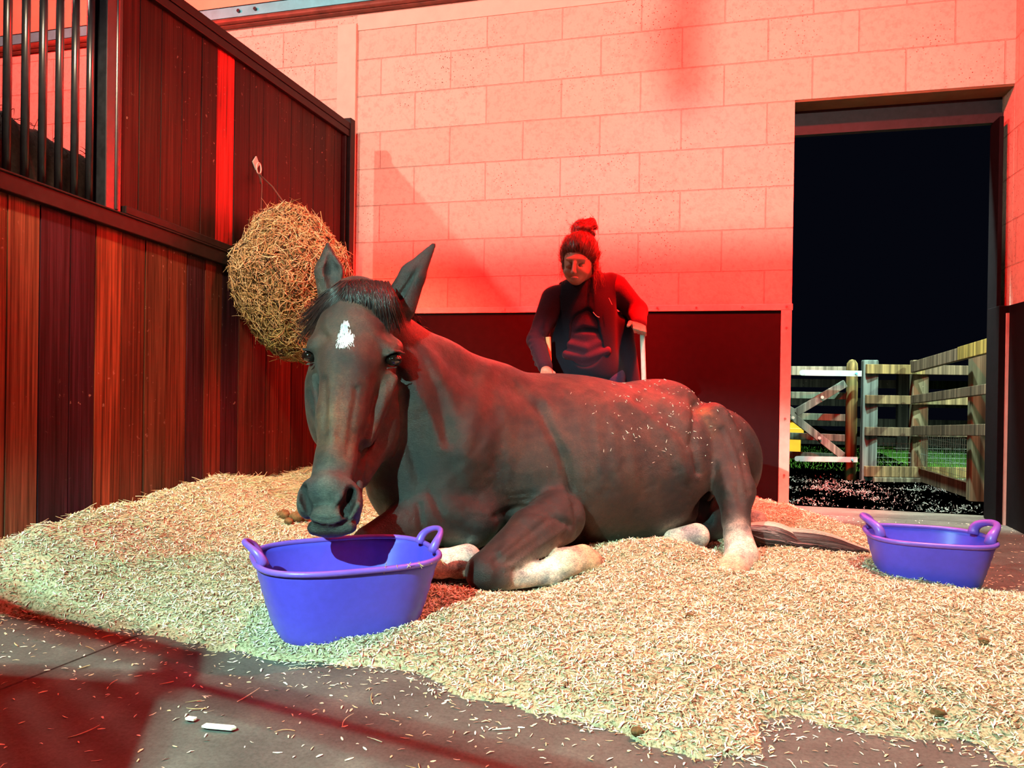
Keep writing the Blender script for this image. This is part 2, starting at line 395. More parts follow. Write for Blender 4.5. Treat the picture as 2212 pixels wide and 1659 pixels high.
def grid_faces(n, m):
    i = np.arange(n * m).reshape(n, m); return np.stack([i[:-1, :-1], i[1:, :-1], i[1:, 1:], i[:-1, 1:]], -1).reshape(-1, 4)
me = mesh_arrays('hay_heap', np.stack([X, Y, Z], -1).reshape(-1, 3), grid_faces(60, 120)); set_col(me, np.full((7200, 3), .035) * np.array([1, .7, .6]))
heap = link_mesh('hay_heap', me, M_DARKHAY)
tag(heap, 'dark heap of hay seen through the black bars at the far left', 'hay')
N = 700
px_ = rng.uniform(-3.05, -2.4, N); py__ = rng.uniform(2.1, 4.1, N); pz = 1.60 - .17 * (py__ - 2.2) + .05 * vnoise(px_, py__, 7, 3)
base = np.stack([px_, py__, pz], -1); L = rng.uniform(.03, .10, N)
d = rng.normal(size=(N, 3)); d[:, 2] = np.abs(d[:, 2]) * .8; d /= np.linalg.norm(d, axis=1, keepdims=True); bend = rng.normal(size=(N, 3)) * .35
tt = np.linspace(0, 1, 5)
pts = base[:, None] + L[:, None, None] * (d[:, None] * tt[None, :, None] + bend[:, None] * (tt ** 2)[None, :, None] - np.array([0, 0, .4]) * (tt ** 2)[None, :, None])
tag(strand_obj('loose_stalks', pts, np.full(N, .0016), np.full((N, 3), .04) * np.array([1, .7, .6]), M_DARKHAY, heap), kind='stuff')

# ---------------------------------------------------------------- bedding
EDGE = np.array([(-2.2, 1.40), (-1.95, 1.70), (-1.496, 1.723), (-1.22, 1.66), (-1.08, 1.669), (-.886, 1.634), (-.707, 1.63), (-.522, 1.578), (-.354, 1.521), (-.167, 1.523), (-.081, 1.441), (.05, 1.453), (.145, 1.60), (.235, 1.70), (.322, 1.65), (.434, 1.60), (.552, 1.58), (1.0, 1.65), (1.25, 2.2), (1.02, 2.76), (.86, 2.86), (.78, 3.2), (.80, 3.55), (.62, 4.0), (.487, 4.13), (.33, 4.24), (.30, 4.5), (-2.3, 4.5)])
def sdist(x, y):
    x = np.asarray(x, float); y = np.asarray(y, float); n = len(EDGE); dm = np.full(x.shape, 9.0); ins = np.zeros(x.shape, bool)
    for i in range(n):
        (ax_, ay), (bx, by) = EDGE[i], EDGE[(i + 1) % n]; ex, ey = bx - ax_, by - ay
        t = np.clip(((x - ax_) * ex + (y - ay) * ey) / (ex * ex + ey * ey), 0, 1)
        dm = np.minimum(dm, np.hypot(x - ax_ - t * ex, y - ay - t * ey))
        c = ((ay > y) != (by > y)) & (x < (bx - ax_) * (y - ay) / (by - ay + 1e-12) + ax_); ins ^= c
    return np.where(ins, dm, -dm)
def gs(x, y, cx, cy, sx, sy=None): return np.exp(-((x - cx) / sx) ** 2 - ((y - cy) / (sy or sx)) ** 2)
HUMPS = []
TUBS = []
for e0, e1, kx, ky in ((P(550, 1226, 1.965), P(930, 1192, 2.16), .74, .148), (P(1873, 1146, 2.62), P(2140, 1176, 2.52), .74, .126)):
    dd_ = (e1 - e0)[:2]; ln = np.linalg.norm(dd_); TUBS.append((((e0 + e1) / 2)[:2], dd_ / ln, ln / 2 * kx - .012, ky - .012))
def intub(x, y):
    r = np.full(np.shape(x), 9.0)
    for c0, u0, a0, b0 in TUBS:
        p = (x - c0[0]) * u0[0] + (y - c0[1]) * u0[1]; q = -(x - c0[0]) * u0[1] + (y - c0[1]) * u0[0]; r = np.minimum(r, (np.abs(p) / a0) ** 2.6 + (np.abs(q) / b0) ** 2.6)
    return r < 1
def bed(x, y):
    x = np.asarray(x, float); y = np.asarray(y, float)
    s = sdist(x, y) + .09 * vnoise(x, y, 6, 11) + .05 * vnoise(x, y, 17, 12)
    m = 1 - np.exp(-np.clip(s, 0, 9) / .16)
    h = .062 + .03 * vnoise(x, y, 2.4, 13) + .022 * vnoise(x, y, 6, 14)
    h = h + .27 * np.exp(-((x + 2.115) / .30) ** 2) * (1 - .15 * (y - 1.9))
    h = h + .085 * np.exp(-((y - 4.32) / .30) ** 2) + .04 * gs(x, y, -.6, 3.0, .8, .6)
    for cx, cy, r, a in HUMPS: h = h + a * gs(x, y, cx, cy, r)
    h = h * m + .010 * vnoise(x, y, 26, 15) * np.clip(s * 8, 0, 1) + .006 * vnoise(x, y, 60, 16) * np.clip(s * 8, 0, 1)
    return np.where(intub(x, y), -.012, np.where(s > 0, h + .002, -.012))
for px, py, d, r, a in ((1450, 1215, 2.62, .16, .045), (1330, 1215, 2.6, .15, .02), (1640, 1215, 2.60, .10, .01), (1140, 1250, 2.38, .15, -.045), (1060, 1265, 2.33, .10, -.03), (1585, 1240, 2.52, .07, -.045), (960, 1220, 2.42, .13, -.03), (560, 1075, 3.2, .35, .05)):
    q = P(px, py, d); HUMPS.append((q[0], q[1], r, a))
def m_bed():
    t = NT('wood_chip_bedding'); v = t.coord(); vo = t.n.new('ShaderNodeTexVoronoi'); mp = t.coord(scale=(90, 150, 90)); t.l.new(mp, vo.inputs['Vector']); vo.inputs['Scale'].default_value = 1
    n = t.noise(v, 150, 4, .7); n2 = t.noise(v, 5, 4)
    c = t.ramp(n, [(.35, (.06, .04, .02)), (.45, (.42, .32, .18)), (.60, (.68, .56, .37))])
    c = t.mix(t.math('MULTIPLY', vo.outputs['Distance'], .2), c, (.72, .62, .42))
    c = t.mix(1.0, c, t.ramp(n2, [(.3, (.85, .82, .78)), (.7, (1.1, 1.1, 1.1))]), 'MULTIPLY')
    t.bump(n, .8, .01); return t.set(c, .9, 0, .15)
nx, ny = 300, 280
X, Y = np.meshgrid(np.linspace(PX + .002, 1.385, nx), np.linspace(1.35, WY - .018, ny), indexing='ij')
Z = bed(X, Y)
me = mesh_arrays('bedding', np.stack([X, Y, Z], -1).reshape(-1, 3), grid_faces(nx, ny))
bedo = link_mesh('bedding', me, m_bed()); tag(bedo, 'pale chopped bedding spread thickly over the stable floor under the horse', 'bedding', kind='stuff')

def m_chip():
    t = NT('chips'); return t.set(t.attr(), .75, 0, .25)
M_CHIP = m_chip()
def chips(name, n, xr, yr, dens, lr, wr, cols, lift=.0, tilt=.35):
    x = rng.uniform(*xr, n); y = rng.uniform(*yr, n); keep = (rng.random(n) < dens(x, y)) & ~intub(x, y); x = x[keep]; y = y[keep]; n = len(x)
    z = np.maximum(bed(x, y), 0) + .0015 + rng.random(n) * lift
    th = rng.uniform(0, math.pi, n); L = rng.uniform(*lr, n); w = rng.uniform(*wr, n)
    tl = rng.normal(0, tilt, n) * np.where(z > .006, 1, .25)
    d = np.stack([np.cos(th) * np.cos(tl), np.sin(th) * np.cos(tl), np.sin(tl)], -1)
    s_ = np.stack([-np.sin(th), np.cos(th), np.clip(rng.normal(0, .3, n), -.6, .6)], -1); s_ /= np.linalg.norm(s_, axis=1, keepdims=True)
    nn = np.cross(d, s_); c = np.stack([x, y, z + np.abs(np.sin(tl)) * L * .3], -1)
    hw = (w / 2)[:, None]; hl = (L / 2)[:, None]; bu = (L * rng.uniform(-.08, .16, n))[:, None]; th_ = .0006
    V = np.stack([c - d * hl - s_ * hw * .5, c - d * hl + s_ * hw * .5, c + s_ * hw + nn * bu, c + d * hl + s_ * hw * .4, c + d * hl - s_ * hw * .4, c - s_ * hw + nn * bu, c - nn * .0012 + nn * bu], 1)
    b_ = np.arange(n)[:, None] * 7
    F4 = np.concatenate([b_ + np.array([0, 5, 2, 1]), b_ + np.array([5, 4, 3, 2])])
    ci = rng.integers(0, len(cols), n); C = np.array(cols)[ci] * rng.uniform(.8, 1.12, (n, 1))
    me = mesh_arrays(name, V.reshape(-1, 3), F4); set_col(me, np.repeat(C, 7, 0))
    return link_mesh(name, me, M_CHIP, None, False)
CR_ = [(.86, .76, .52), (.90, .82, .62), (.80, .66, .40), (.88, .80, .58), (.92, .86, .70), (.70, .52, .28), (.60, .42, .2), (.85, .74, .5), (.93, .86, .66), (.88, .79, .56), (.15, .09, .04)]
def dn(x, y): s = sdist(x, y) + .09 * vnoise(x, y, 6, 11); return np.clip(.30 + s * 9, 0, 1) * np.where(y < 2.6, 1, np.where(y < 3.2, .6, .42))
o = chips('bedding_chips', 238000, (PX + .02, 1.36), (1.38, WY - .05), dn, (.008, .019), (.0018, .0042), CR_, .004)
tag(o, 'loose cream coloured chips lying all over the bedding', 'bedding', kind='stuff')
def df(x, y):
    s = -sdist(x, y); return np.clip(np.exp(-np.clip(s, 0, 9) / .10) * .9 + .13 + .05 * vnoise(x, y, 3, 21), 0, 1) * (s > -.06)
o = chips('scattered_chips', 26000, (-2.0, 1.38), (.95, 4.3), df, (.006, .018), (.0018, .0045), CR_[:5] + [(.8, .6, .35)], .0008, .12)
tag(o, 'stray pale chips scattered over the bare grey floor in front', 'chips', kind='stuff')
# loose stalks on the bedding, mostly by the partition
def stalks(n, fx, L, r, cols, mat, name, up=.25):
    x, y = fx(n); kk = ~intub(x, y); x = x[kk]; y = y[kk]; n = len(x); z = np.maximum(bed(x, y), 0) + .004; th = rng.uniform(0, 2 * math.pi, n); Ls = rng.uniform(*L, n); k = 6; t = np.linspace(-.5, .5, k)
    d = np.stack([np.cos(th), np.sin(th), rng.normal(0, up, n)], -1); s_ = np.stack([-np.sin(th), np.cos(th), np.zeros(n)], -1); cur = rng.normal(0, .35, n)
    pts = np.stack([x, y, z], -1)[:, None] + Ls[:, None, None] * (d[:, None] * t[None, :, None] + s_[:, None] * (cur[:, None] * (t ** 2)[None])[..., None])
    pts[:, :, 2] = np.maximum(pts[:, :, 2], np.maximum(bed(pts[:, :, 0], pts[:, :, 1]), 0) + .0015)
    C = np.array(cols)[rng.integers(0, len(cols), n)] * rng.uniform(.7, 1.1, (n, 1))
    return strand_obj(name, pts, rng.uniform(*r, n), C, mat)
HC = [(.75, .55, .28), (.62, .50, .25), (.80, .64, .36), (.5, .42, .18)]
def fx1(n):
    x = -2.1 + np.abs(rng.normal(0, .33, n)); y = rng.uniform(1.9, 4.2, n) ** 1.0; y = np.where(rng.random(n) < .75, rng.uniform(2.8, 4.2, n), y); k = (x < -.7) & (y < 4.28); return x[k], y[k]
tag(stalks(5200, fx1, (.03, .11), (.0007, .0015), HC, M_HAY, 'loose_hay', .22), 'strands of fallen hay on the bedding beside the plank partition', 'hay', kind='stuff')
def fx2(n): x = rng.uniform(-1.9, 1.2, n); y = rng.uniform(1.1, 3.2, n); return x, y
tag(stalks(160, fx2, (.02, .07), (.0008, .0018), HC + [(.9, .85, .6)], M_HAY, 'straw_stalks', .05), 'a few longer straw stalks lying about the floor', 'straw', kind='stuff')
# bigger splinters and droppings
def splinter(px, py, L, w, ang, label):
    c = ax(px, py, 2, .004); b = MB(); d = np.array([math.cos(ang), math.sin(ang), 0]); s_ = np.array([-d[1], d[0], 0]); vs = []
    for z in (.001, .0045):
        for u, v in ((-.5, -.35), (-.3, -.5), (.42, -.45), (.5, .1), (.38, .5), (-.46, .45)): vs.append(c + d * L * u + s_ * w * v + np.array([0, 0, z]))
    b.add(vs, [(5, 4, 3, 2, 1, 0), (6, 7, 8, 9, 10, 11)] + [(i, (i + 1) % 6, 6 + (i + 1) % 6, 6 + i) for i in range(6)], (.92, .85, .62))
    return tag(b.build('wood_splinter', M_CHIP), label, 'splinter')
splinter(474, 1573, .068, .016, .10, 'largest flat pale wood splinter on the bare floor at lower left')
splinter(413, 1555, .022, .012, .0, 'small square pale chip just left of the largest splinter')
M_DUNG = m_simple('dung', (.16, .07, .025), .8, 0, .25, 90, .4, .6, .006)
def blob(name, c, r, seed, mat, label, cat, group=None):
    import bmesh
    m = bmesh.new(); bmesh.ops.create_icosphere(m, subdivisions=3, radius=1); rg = np.random.default_rng(seed); k = rg.normal(size=(6, 3)) * 2.2; ph = rg.uniform(0, 6, 6)
    for v in m.verts:
        n = np.array(v.co); s = 1 + .07 * sum(math.sin(float(k[i] @ n) + ph[i]) for i in range(6)); v.co = Vector((n[0] * r[0] * s, n[1] * r[1] * s, n[2] * r[2] * s))
    me = bpy.data.meshes.new(name); m.to_mesh(me); m.free(); o = link_mesh(name, me, mat); o.location = c; tag(o, label, cat, group); return o
for i, (px, py, d, r, lb) in enumerate(((612, 1119, 3.05, .022, 'leftmost brown dropping beside the muzzle'), (622, 1129, 3.0, .016, 'small low brown dropping, second from the left by the muzzle'), (640, 1110, 3.05, .024, 'brown dropping touching the left side of the muzzle'), (655, 1113, 3.08, .022, 'brown dropping partly behind the muzzle'))):
    q = P(px, py, d); q[2] = float(bed(q[0], q[1])) + r * .6; blob('dropping', q, (r * 1.1, r, r * .85), i, M_DUNG, lb, 'dropping', 'droppings on the bedding behind the muzzle')
for i, (px, py, lb) in enumerate(((1490, 1331, 'brown nut sized dropping on open bedding in front of the hind hoof'), (1377, 1517, 'tan dropping near the front edge of the bedding, centre'), (2027, 1494, 'dark oval dropping near the lower right corner'), (785, 1100, 'small dark dropping on the bedding right of the muzzle'), (2125, 1372, 'dark dropping on the bedding below the far tub'))):
    q = ax(px, py, 2, .07); q[2] = float(bed(q[0], q[1])) + .006; blob('dropping', q, (.013, .011, .008), 20 + i, M_DUNG, lb, 'dropping')

# ================================================================ outside the doorway
def m_mulch():
    t = NT('dark_mulch'); v = t.coord(); n = t.noise(v, 70, 5, .7); n2 = t.noise(v, 6, 3)
    c = t.ramp(n, [(.35, (.02, .028, .026)), (.52, (.13, .17, .155)), (.70, (.36, .42, .38))]); t.bump(n, .35, .01); return t.set(c, .8, 0, .3)
GZ = -.02
def gz(x, y): return GZ
xs = np.linspace(-1.2, 5.0, 200); ys = np.linspace(WY + .21, 6.38, 110); X, Y = np.meshgrid(xs, ys, indexing='ij')
Z = GZ + .02 * vnoise(X, Y, 5, 31) + .012 * vnoise(X, Y, 14, 32)
me = mesh_arrays('mulch', np.stack([X, Y, Z], -1).reshape(-1, 3), grid_faces(200, 110)); mu = link_mesh('mulch', me, m_mulch()); tag(mu, 'dark shredded mulch covering the yard outside the doorway', 'mulch', kind='stuff')
N = 24000; x = rng.uniform(-.6, 3.0, N); y = rng.uniform(WY + .28, 6.3, N); z = GZ + .02 * vnoise(x, y, 5, 31) + .012 * vnoise(x, y, 14, 32) + .006
d = rng.normal(size=(N, 3)); d[:, 2] *= .5; d /= np.linalg.norm(d, axis=1, keepdims=True); tt = np.linspace(-.5, .5, 3)
pts = np.stack([x, y, z], -1)[:, None] + rng.uniform(.02, .06, N)[:, None, None] * d[:, None] * tt[None, :, None]
g = np.where(rng.random((N, 1)) < .06, .35, rng.uniform(.08, .34, (N, 1))) * np.array([[.9, 1, .95]])
tag(strand_obj('mulch_shreds', pts, rng.uniform(.002, .005, N), g, M_CHIP, mu), kind='stuff')
def m_grass():
    t = NT('grass_ground'); v = t.coord(); n = t.noise(v, 60, 4); return t.set(t.ramp(n, [(.3, (.03, .08, .01)), (.7, (.10, .26, .03))]), .9, 0, .1)
b = MB(); b.box((-3, 6.55, -.1), (7, 13, -.035)); gr = b.build('lawn', m_grass()); tag(gr, 'strip of green grass beyond the field gate', 'grass', kind='stuff')
N = 14000; x = rng.uniform(-.5, 3.0, N); y = rng.uniform(6.57, 9.0, N); L = rng.uniform(.02, .055, N); d = np.stack([rng.normal(0, .3, N), rng.normal(0, .3, N), np.ones(N)], -1)
pts = np.stack([x, y, np.full(N, -.036)], -1)[:, None] + L[:, None, None] * (d[:, None] * np.linspace(0, 1, 3)[None, :, None])
tag(strand_obj('grass_blades', pts, np.full(N, .0022), np.array([(.12, .36, .04)]) * rng.uniform(.5, 1.2, (N, 1)), M_CHIP, gr, (1, .2)), kind='stuff')
b = MB(); b.box((-3, 6.40, -.1), (1.36, 6.54, -.012)); tag(b.build('kerb', m_simple('pale_kerb', (.55, .62, .52), .8, 0, .3, 20, .2, .2)), 'pale stone kerb between the mulch and the grass under the gate', 'kerb')

TW = [(.34, .27, .11), (.26, .21, .11), (.21, .17, .11), (.30, .25, .13), (.17, .14, .09)]
GREEN = (.22, .32, .30)
D1 = 5.55
def on_ground(px, d, z=GZ):           # a place on the yard under a pixel column
    q = P(px, 900, d); return np.array([q[0], q[1], z])
def up(p, z): return np.array([p[0], p[1], z])
# far straight run: green-grey post, rails, corner post and on to the right
A = on_ground(1877, D1); Cn = on_ground(1984, D1); Rr = Cn + (Cn - A) / np.linalg.norm(Cn - A) * 1.6
fence = empty('post_and_rail_fence', (Cn[0], Cn[1], GZ), 'timber post and rail fence running straight away to the right beyond the corner post', 'fence')
def post(p, w, top, col, name='post', parent=fence, lean=0):
    b = MB(); b.box((p[0] - w / 2, p[1] - w / 2, GZ - .05), (p[0] + w / 2, p[1] + w / 2, top), col)
    return b.build(name, M_FENCE, parent, bevel=.008)
gp = post(A, .10, .865, GREEN)
post(Cn, .105, .87, (.22, .18, .11))
post(Rr, .10, .86, TW[2])
zs = [(.80, .068), (.583, .062), (.355, .062), (.07, .075)]
dirA = (Cn - A) / np.linalg.norm(Cn - A); fr = np.array([dirA[1], -dirA[0], 0]) * .065
for k, (z, h) in enumerate(zs):
    b = MB(); b.beam(up(A - dirA * .055, z) + fr, up(Cn, z) + fr, .03, h, TW[k % 5]); b.beam(up(Cn, z) + fr * 1.0, up(Rr, z) + fr, .03, h, TW[(k + 2) % 5])
    b.build('rail', M_FENCE, fence, bevel=.003)
def wire(p, q, z0, z1, parent, step=.032):
    b = MB(); L = np.linalg.norm(q - p); n = int(L / step)
    for i in range(n + 1): a = p + (q - p) * i / n; b.tube([up(a, z0), up(a, z1)], .0011, 4, cap=False)
    for i in range(8): z = z0 + (z1 - z0) * i / 7; b.tube([up(p, z), up(q, z)], .0011, 4, cap=False)
    return b.build('wire_mesh', m_simple('wire', (.30, .38, .36), .4, .7, .5, 10, .1, 0), parent)
wire(A + fr * .4, Rr + fr * .4, .10, .335, fence)
b = MB(); b.beam(up(A, -.0) + fr * 1.3, up(Rr, -.0) + fr * 1.3, .03, .06, (.20, .21, .15)); b.build('gravel_board', M_FENCE, fence, bevel=.003)
# run coming back to the stable doorway
f2 = empty('post_and_rail_fence', (Cn[0] + .3, Cn[1] - .5, GZ), 'timber fence arm climbing towards the camera from the corner post to the doorway edge', 'fence')
p2 = on_ground(2110, 4.62); post(p2, .082, .905, (.24, .20, .12), parent=f2)
for (a0, a1, b0, b1, col, col2) in ((783, 804, 724, 757, TW[2], (.42, .33, .08)), (855, 872, 825, 848, TW[4], (.17, .13, .09)), (921, 940, 915, 942, TW[4], (.20, .17, .10))):
    p = P(1972, (a0 + a1) / 2, D1 - .12); q = P(2163, (b0 + b1) / 2, 4.08); h0 = (a1 - a0) / FPX * (D1 - .12); h1 = (b1 - b0) / FPX * 4.08
    b = MB(); b.beam(p, q, .03, (h0 + h1) / 2 * 1.02, col, (0, 0, 1))
    m_ = p + (q - p) * .62
    r_ = b.build('rail', M_FENCE, f2, bevel=.003)
    if a0 == 783:
        b = MB(); b.beam(m_ + np.array([-.018, -.004, 0]), q + np.array([-.018, -.004, .0]), .012, h1 * .98, col2); b.build('new_board', M_FENCE, f2, bevel=.002)['label'] = 'fresher yellow length of rail'
b = MB(); b.beam(up(Cn, .05), up(p2, .05), .03, .09, TW[4]); b.build('rail', M_FENCE, f2)
wire(Cn, p2, .08, .36, f2)
# field gate
gate = empty('field_gate', (.7, 6.3, GZ), 'five bar wooden field gate with white strap hinges, left in the doorway', 'gate')
G1 = P(1826, 900, D1 + .02); G0 = P(1560, 900, D1 + .35)
for k, (y, h) in enumerate(((803, 20), (857, 15), (904, 15), (948, 15), (990, 15))):
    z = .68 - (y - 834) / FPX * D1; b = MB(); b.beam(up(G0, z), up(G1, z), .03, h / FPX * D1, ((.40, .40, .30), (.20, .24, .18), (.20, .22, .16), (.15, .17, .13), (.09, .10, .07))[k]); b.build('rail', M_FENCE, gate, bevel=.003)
for (x0, y0, x1, y1) in ((1718, 892, 1826, 828), (1708, 897, 1820, 985), (1716, 892, 1600, 828), (1706, 897, 1590, 985)):
    b = MB(); b.beam(P(x0, y0, D1 - .03), P(x1, y1, D1 - .03), .02, .055, (.19, .21, .18)); b.build('brace', M_FENCE, gate, bevel=.003)
for (x, y) in ((1776, 858), (1713, 902), (1770, 946)):
    q = P(x, y, D1 - .05); b = MB(); b.tube([q, q + np.array([0, -.012, 0])], .011, 12); b.build('bolt', m_simple('gate_bolt', (.6, .62, .55), .4, .5, .5, 20, .1, 0), gate)
M_WHITE = m_simple('white_painted_strap', (.34, .46, .46), .45, 0, .5, 20, .1, .05)
for (x0, x1, y, h) in ((1733, 1861, 806, 12), (1722, 1852, 992, 11)):
    p = P(x0, y - 1, D1 - .115); q = P(x1, y + 1, D1 - .115); b = MB(); b.beam(p, q, .008, h / FPX * D1, (1, 1, 1)); e = p + (p - q) / np.linalg.norm(p - q) * .0
    b.tube([p + np.array([0, -.004, 0]), p + np.array([0, .004, 0])], h / FPX * D1 / 2, 14); s_ = b.build('strap_hinge', M_WHITE, gate)
    c = q + (p - q) * .09; b = MB(); b.tube([c + np.array([0, -.004, 0]), c + np.array([0, -.014, 0])], .008, 8); b.build('bolt', M_GALV, s_)
g = on_ground(1839, D1); b = MB(); n = 14
b.tube([up(g, GZ - .05), up(g, .80), up(g, .84), up(g, .862), up(g, .868)], [.040, .040, .036, .022, .004], 20, (.36, .29, .11)); gpo = b.build('gate_post', M_FENCE, smooth=True); tag(gpo, 'round topped wooden gate post carrying the white strap hinges', 'post')
# dim fence far behind
ff = empty('far_fence', (1.0, 9.0, 0), 'dim horizontal rails of a distant fence behind the gate', 'fence')
for k, z in enumerate((.70, .50, .28, .08)):
    b = MB(); b.beam((-.6, 8.8, z), (4.6, 9.4, z), .03, .09, (.06, .055, .04)); b.build('rail', M_FENCE, ff)
for x in (.6, 1.9, 3.0): b = MB(); b.box((x - .05, 8.95, -.05), (x + .05, 9.05, .82), (.07, .06, .045)); b.build('post', M_FENCE, ff)
b = MB(); c = P(1712, 932, 7.2); b.box((c[0] - .12, c[1], c[2] - .04), (c[0] + .10, c[1] + .3, c[2] + .035)); b.box((c[0] - .12, c[1] + .02, c[2] + .1), (c[0] + .02, c[1] + .3, c[2] + .16)); b.box((c[0] - .1, c[1] + .05, -.036), (c[0] + .08, c[1] + .28, c[2] + .1))
tag(b.build('yellow_bin', m_simple('yellow_plastic', (.75, .38, .02), .5, 0, .4, 10, .1, 0), bevel=.01), 'yellow plastic bin showing between the gate rails', 'bin')
# night hedge backdrop is simply darkness

# ================================================================ tubs
def m_tub(name, col, rough=.42):
    t = NT(name); v = t.coord(); n = t.noise(v, 40, 3); c = t.ramp(n, [(.3, tuple(x * .92 for x in col)), (.7, tuple(x * 1.06 for x in col))]); t.bump(t.noise(v, 220, 2), .06, .002)
    m = t.set(c, rough, 0, .5); return m
M_TUB = m_tub('purple_rubber', (.095, .06, .62)); M_RIM = m_tub('purple_rim', (.20, .085, .55), .35)
def tub(e0, e1, by, label, zb=.003, H=.205, depth=.40, taper=.74, hw=.058, hh=.050, lean=.50, hr=.0075):
    e0 = np.array(e0); e1 = np.array(e1); c = (e0 + e1) / 2; d = (e1 - e0)[:2]; Lx = np.linalg.norm(d) / 2; d = d / np.linalg.norm(d); s_ = np.array([-d[1], d[0]]); Ly = depth / 2
    root = empty('feed_tub', (c[0], c[1], zb), label, 'tub')
    def sec(t, k, z, e=3.0):
        ct, st = math.cos(t), math.sin(t); x = abs(ct) ** (2 / e) * (1 if ct > 0 else -1) * Lx * k; y = abs(st) ** (2 / e) * (1 if st > 0 else -1) * Ly * k * 1.0
        return (c[0] + d[0] * x + s_[0] * y, c[1] + d[1] * x + s_[1] * y, z)
    n = 96; b = MB(); prof = []
    for i in range(13):
        u = i / 12; k = taper + (1 - taper) * u ** .85
        if i == 0: k -= .03
        prof.append((k + (.008 if (i % 2 and i > 2) else 0), zb + H * u + (0.004 if i == 0 else 0)))
    prof = [(0.0, zb), (taper - .09, zb)] + prof
    prof2 = [(k - .012 if k > 0 else 0, z + (.006 if z < zb + .02 else 0)) for k, z in prof][::-1]
    allp = prof + prof2; vs = []
    for k, z in allp:
        for j in range(n): vs.append(sec(2 * math.pi * j / n, max(k, .001), z))
    fs = []
    for i in range(len(allp) - 1):
        for j in range(n): fs.append((i * n + j, i * n + (j + 1) % n, (i + 1) * n + (j + 1) % n, (i + 1) * n + j))
    b.add(vs, fs); b.build('bucket_body', M_TUB, root, smooth=True)
    b = MB(); rim = [sec(2 * math.pi * j / n, 1.008, zb + H) for j in range(n + 1)]; b.tube(rim, .0075, 10, cap=False); b.build('rim', M_RIM, root, smooth=True)
    for sgn in (-1, 1):
        b = MB(); pts = []; rr = []
        for i in range(25):
            a = math.pi * i / 24; w = math.cos(a) * hw * (1 + .25 * math.sin(a)); hgt = math.sin(a) ** .8 * hh; out = sgn * (Lx * (1 - .10 * (w / .07) ** 2) + hgt * lean)
            pts.append((c[0] + d[0] * out + s_[0] * w, c[1] + d[1] * out + s_[1] * w, zb + H + hgt)); rr.append(hr + .006 * abs(math.cos(a)) ** 3)
        b.tube(pts, rr, 10)
        b.build('handle', M_RIM, root, smooth=True)
    return root, c, d, s_, Lx, Ly
tub1 = tub(P(550, 1226, 1.965), P(930, 1192, 2.16), 0, 'large purple flexible feed tub under the horse\'s muzzle', .004, .205, .40)
tub2 = tub(P(1873, 1146, 2.62), P(2140, 1176, 2.52), 0, 'purple feed tub standing alone near the doorway at right', .012, .170, .34, .74, .085, .052, .25, .011)
# straw caught on the near rim
c, d, s_ = tub1[1], tub1[2], tub1[3]
N = 9; base = []
for i in range(N):
    u = .05 + .03 * (i % 4) + (.06 if i > 4 else 0); base.append((c[0] + d[0] * u - s_[0] * .205, c[1] + d[1] * u - s_[1] * .205, .214))
base = np.array(base); dd = rng.normal(size=(N, 3)) * np.array([1, 1, 1.2]); pts = base[:, None] + dd[:, None] * np.linspace(-.5, .5, 4)[None, :, None] * .014
tag(strand_obj('straw_wisp', pts, np.full(N, .0011), np.full((N, 3), .5) * np.array([1.2, .9, .4]), M_HAY), 'wisp of straw caught over the near rim of the muzzle tub', 'straw', kind='stuff')

# unseen bars and panel, added behind the camera to cast the floor shadows
KL = np.array([-1.2, -.6, 2.0])
def blk(x, y, z): F_ = np.array([x, y, 0.0]); t = (KL[2] - z) / KL[2]; return KL + t * (F_ - KL)
rk = empty('floor_shadow_blocker', (-1.3, 0.0, 1.4), 'unseen metal bars and flat panel added to cast shadows on the front floor', 'blocker')
zb = 1.35
b = MB(); b.tube([blk(-2.35, 1.83, zb), blk(-1.25, 1.60, zb)], .015, 12); b.tube([blk(-1.15, 1.46, zb), blk(.3, 1.17, zb)], .012, 12); b.tube([blk(-2.35, 1.83, zb), blk(-2.35, 1.83, 2.4)], .01, 8); b.tube([blk(.3, 1.17, zb), blk(.3, 1.17, zb) + np.array([0, 0, .9])], .01, 8); b.tube([blk(-1.25, 1.6, zb), blk(-1.15, 1.46, zb)], .02, 12); b.build('rail', M_STEEL, rk, smooth=True)
q = [blk(-1.9, 1.36, zb), blk(-1.16, 1.47, zb), blk(-.93, 1.10, zb), blk(-1.2, .8, zb), blk(-1.9, .8, zb)]
b = MB(); vs = [tuple(p) for p in q] + [tuple(p - np.array([0, 0, .02])) for p in q]; b.add(vs, [(0, 1, 2, 3, 4), (9, 8, 7, 6, 5)] + [(i, 5 + i, 5 + (i + 1) % 5, (i + 1) % 5) for i in range(5)]); b.build('shadow_panel', M_RUBBER, rk)
# unseen hanging shape added before the wall lamp to shadow the back wall
b = MB(); WL = np.array([.3, -3.0, 2.5]); tw = (-.9 - WL[1]) / (WY - WL[1])
def wb(x, z): return WL + tw * (np.array([x, WY, z]) - WL)
p = wb(-.20, 2.19); b.tube([p, p + np.array([0, 0, .05])], .028, 14); b.tube([p + np.array([0, 0, .04]), p + np.array([0, 0, .6])], [.026, .026], 14); q = wb(-.33, 2.55); b.box((q[0] - .03, q[1] - .02, q[2] - .016), (p[0], q[1] + .02, q[2] + .016))
tag(b.build('wall_shadow_blocker', M_STEEL), 'unseen steel shape added over the boarded front to shadow the back wall', 'shadow_caster')

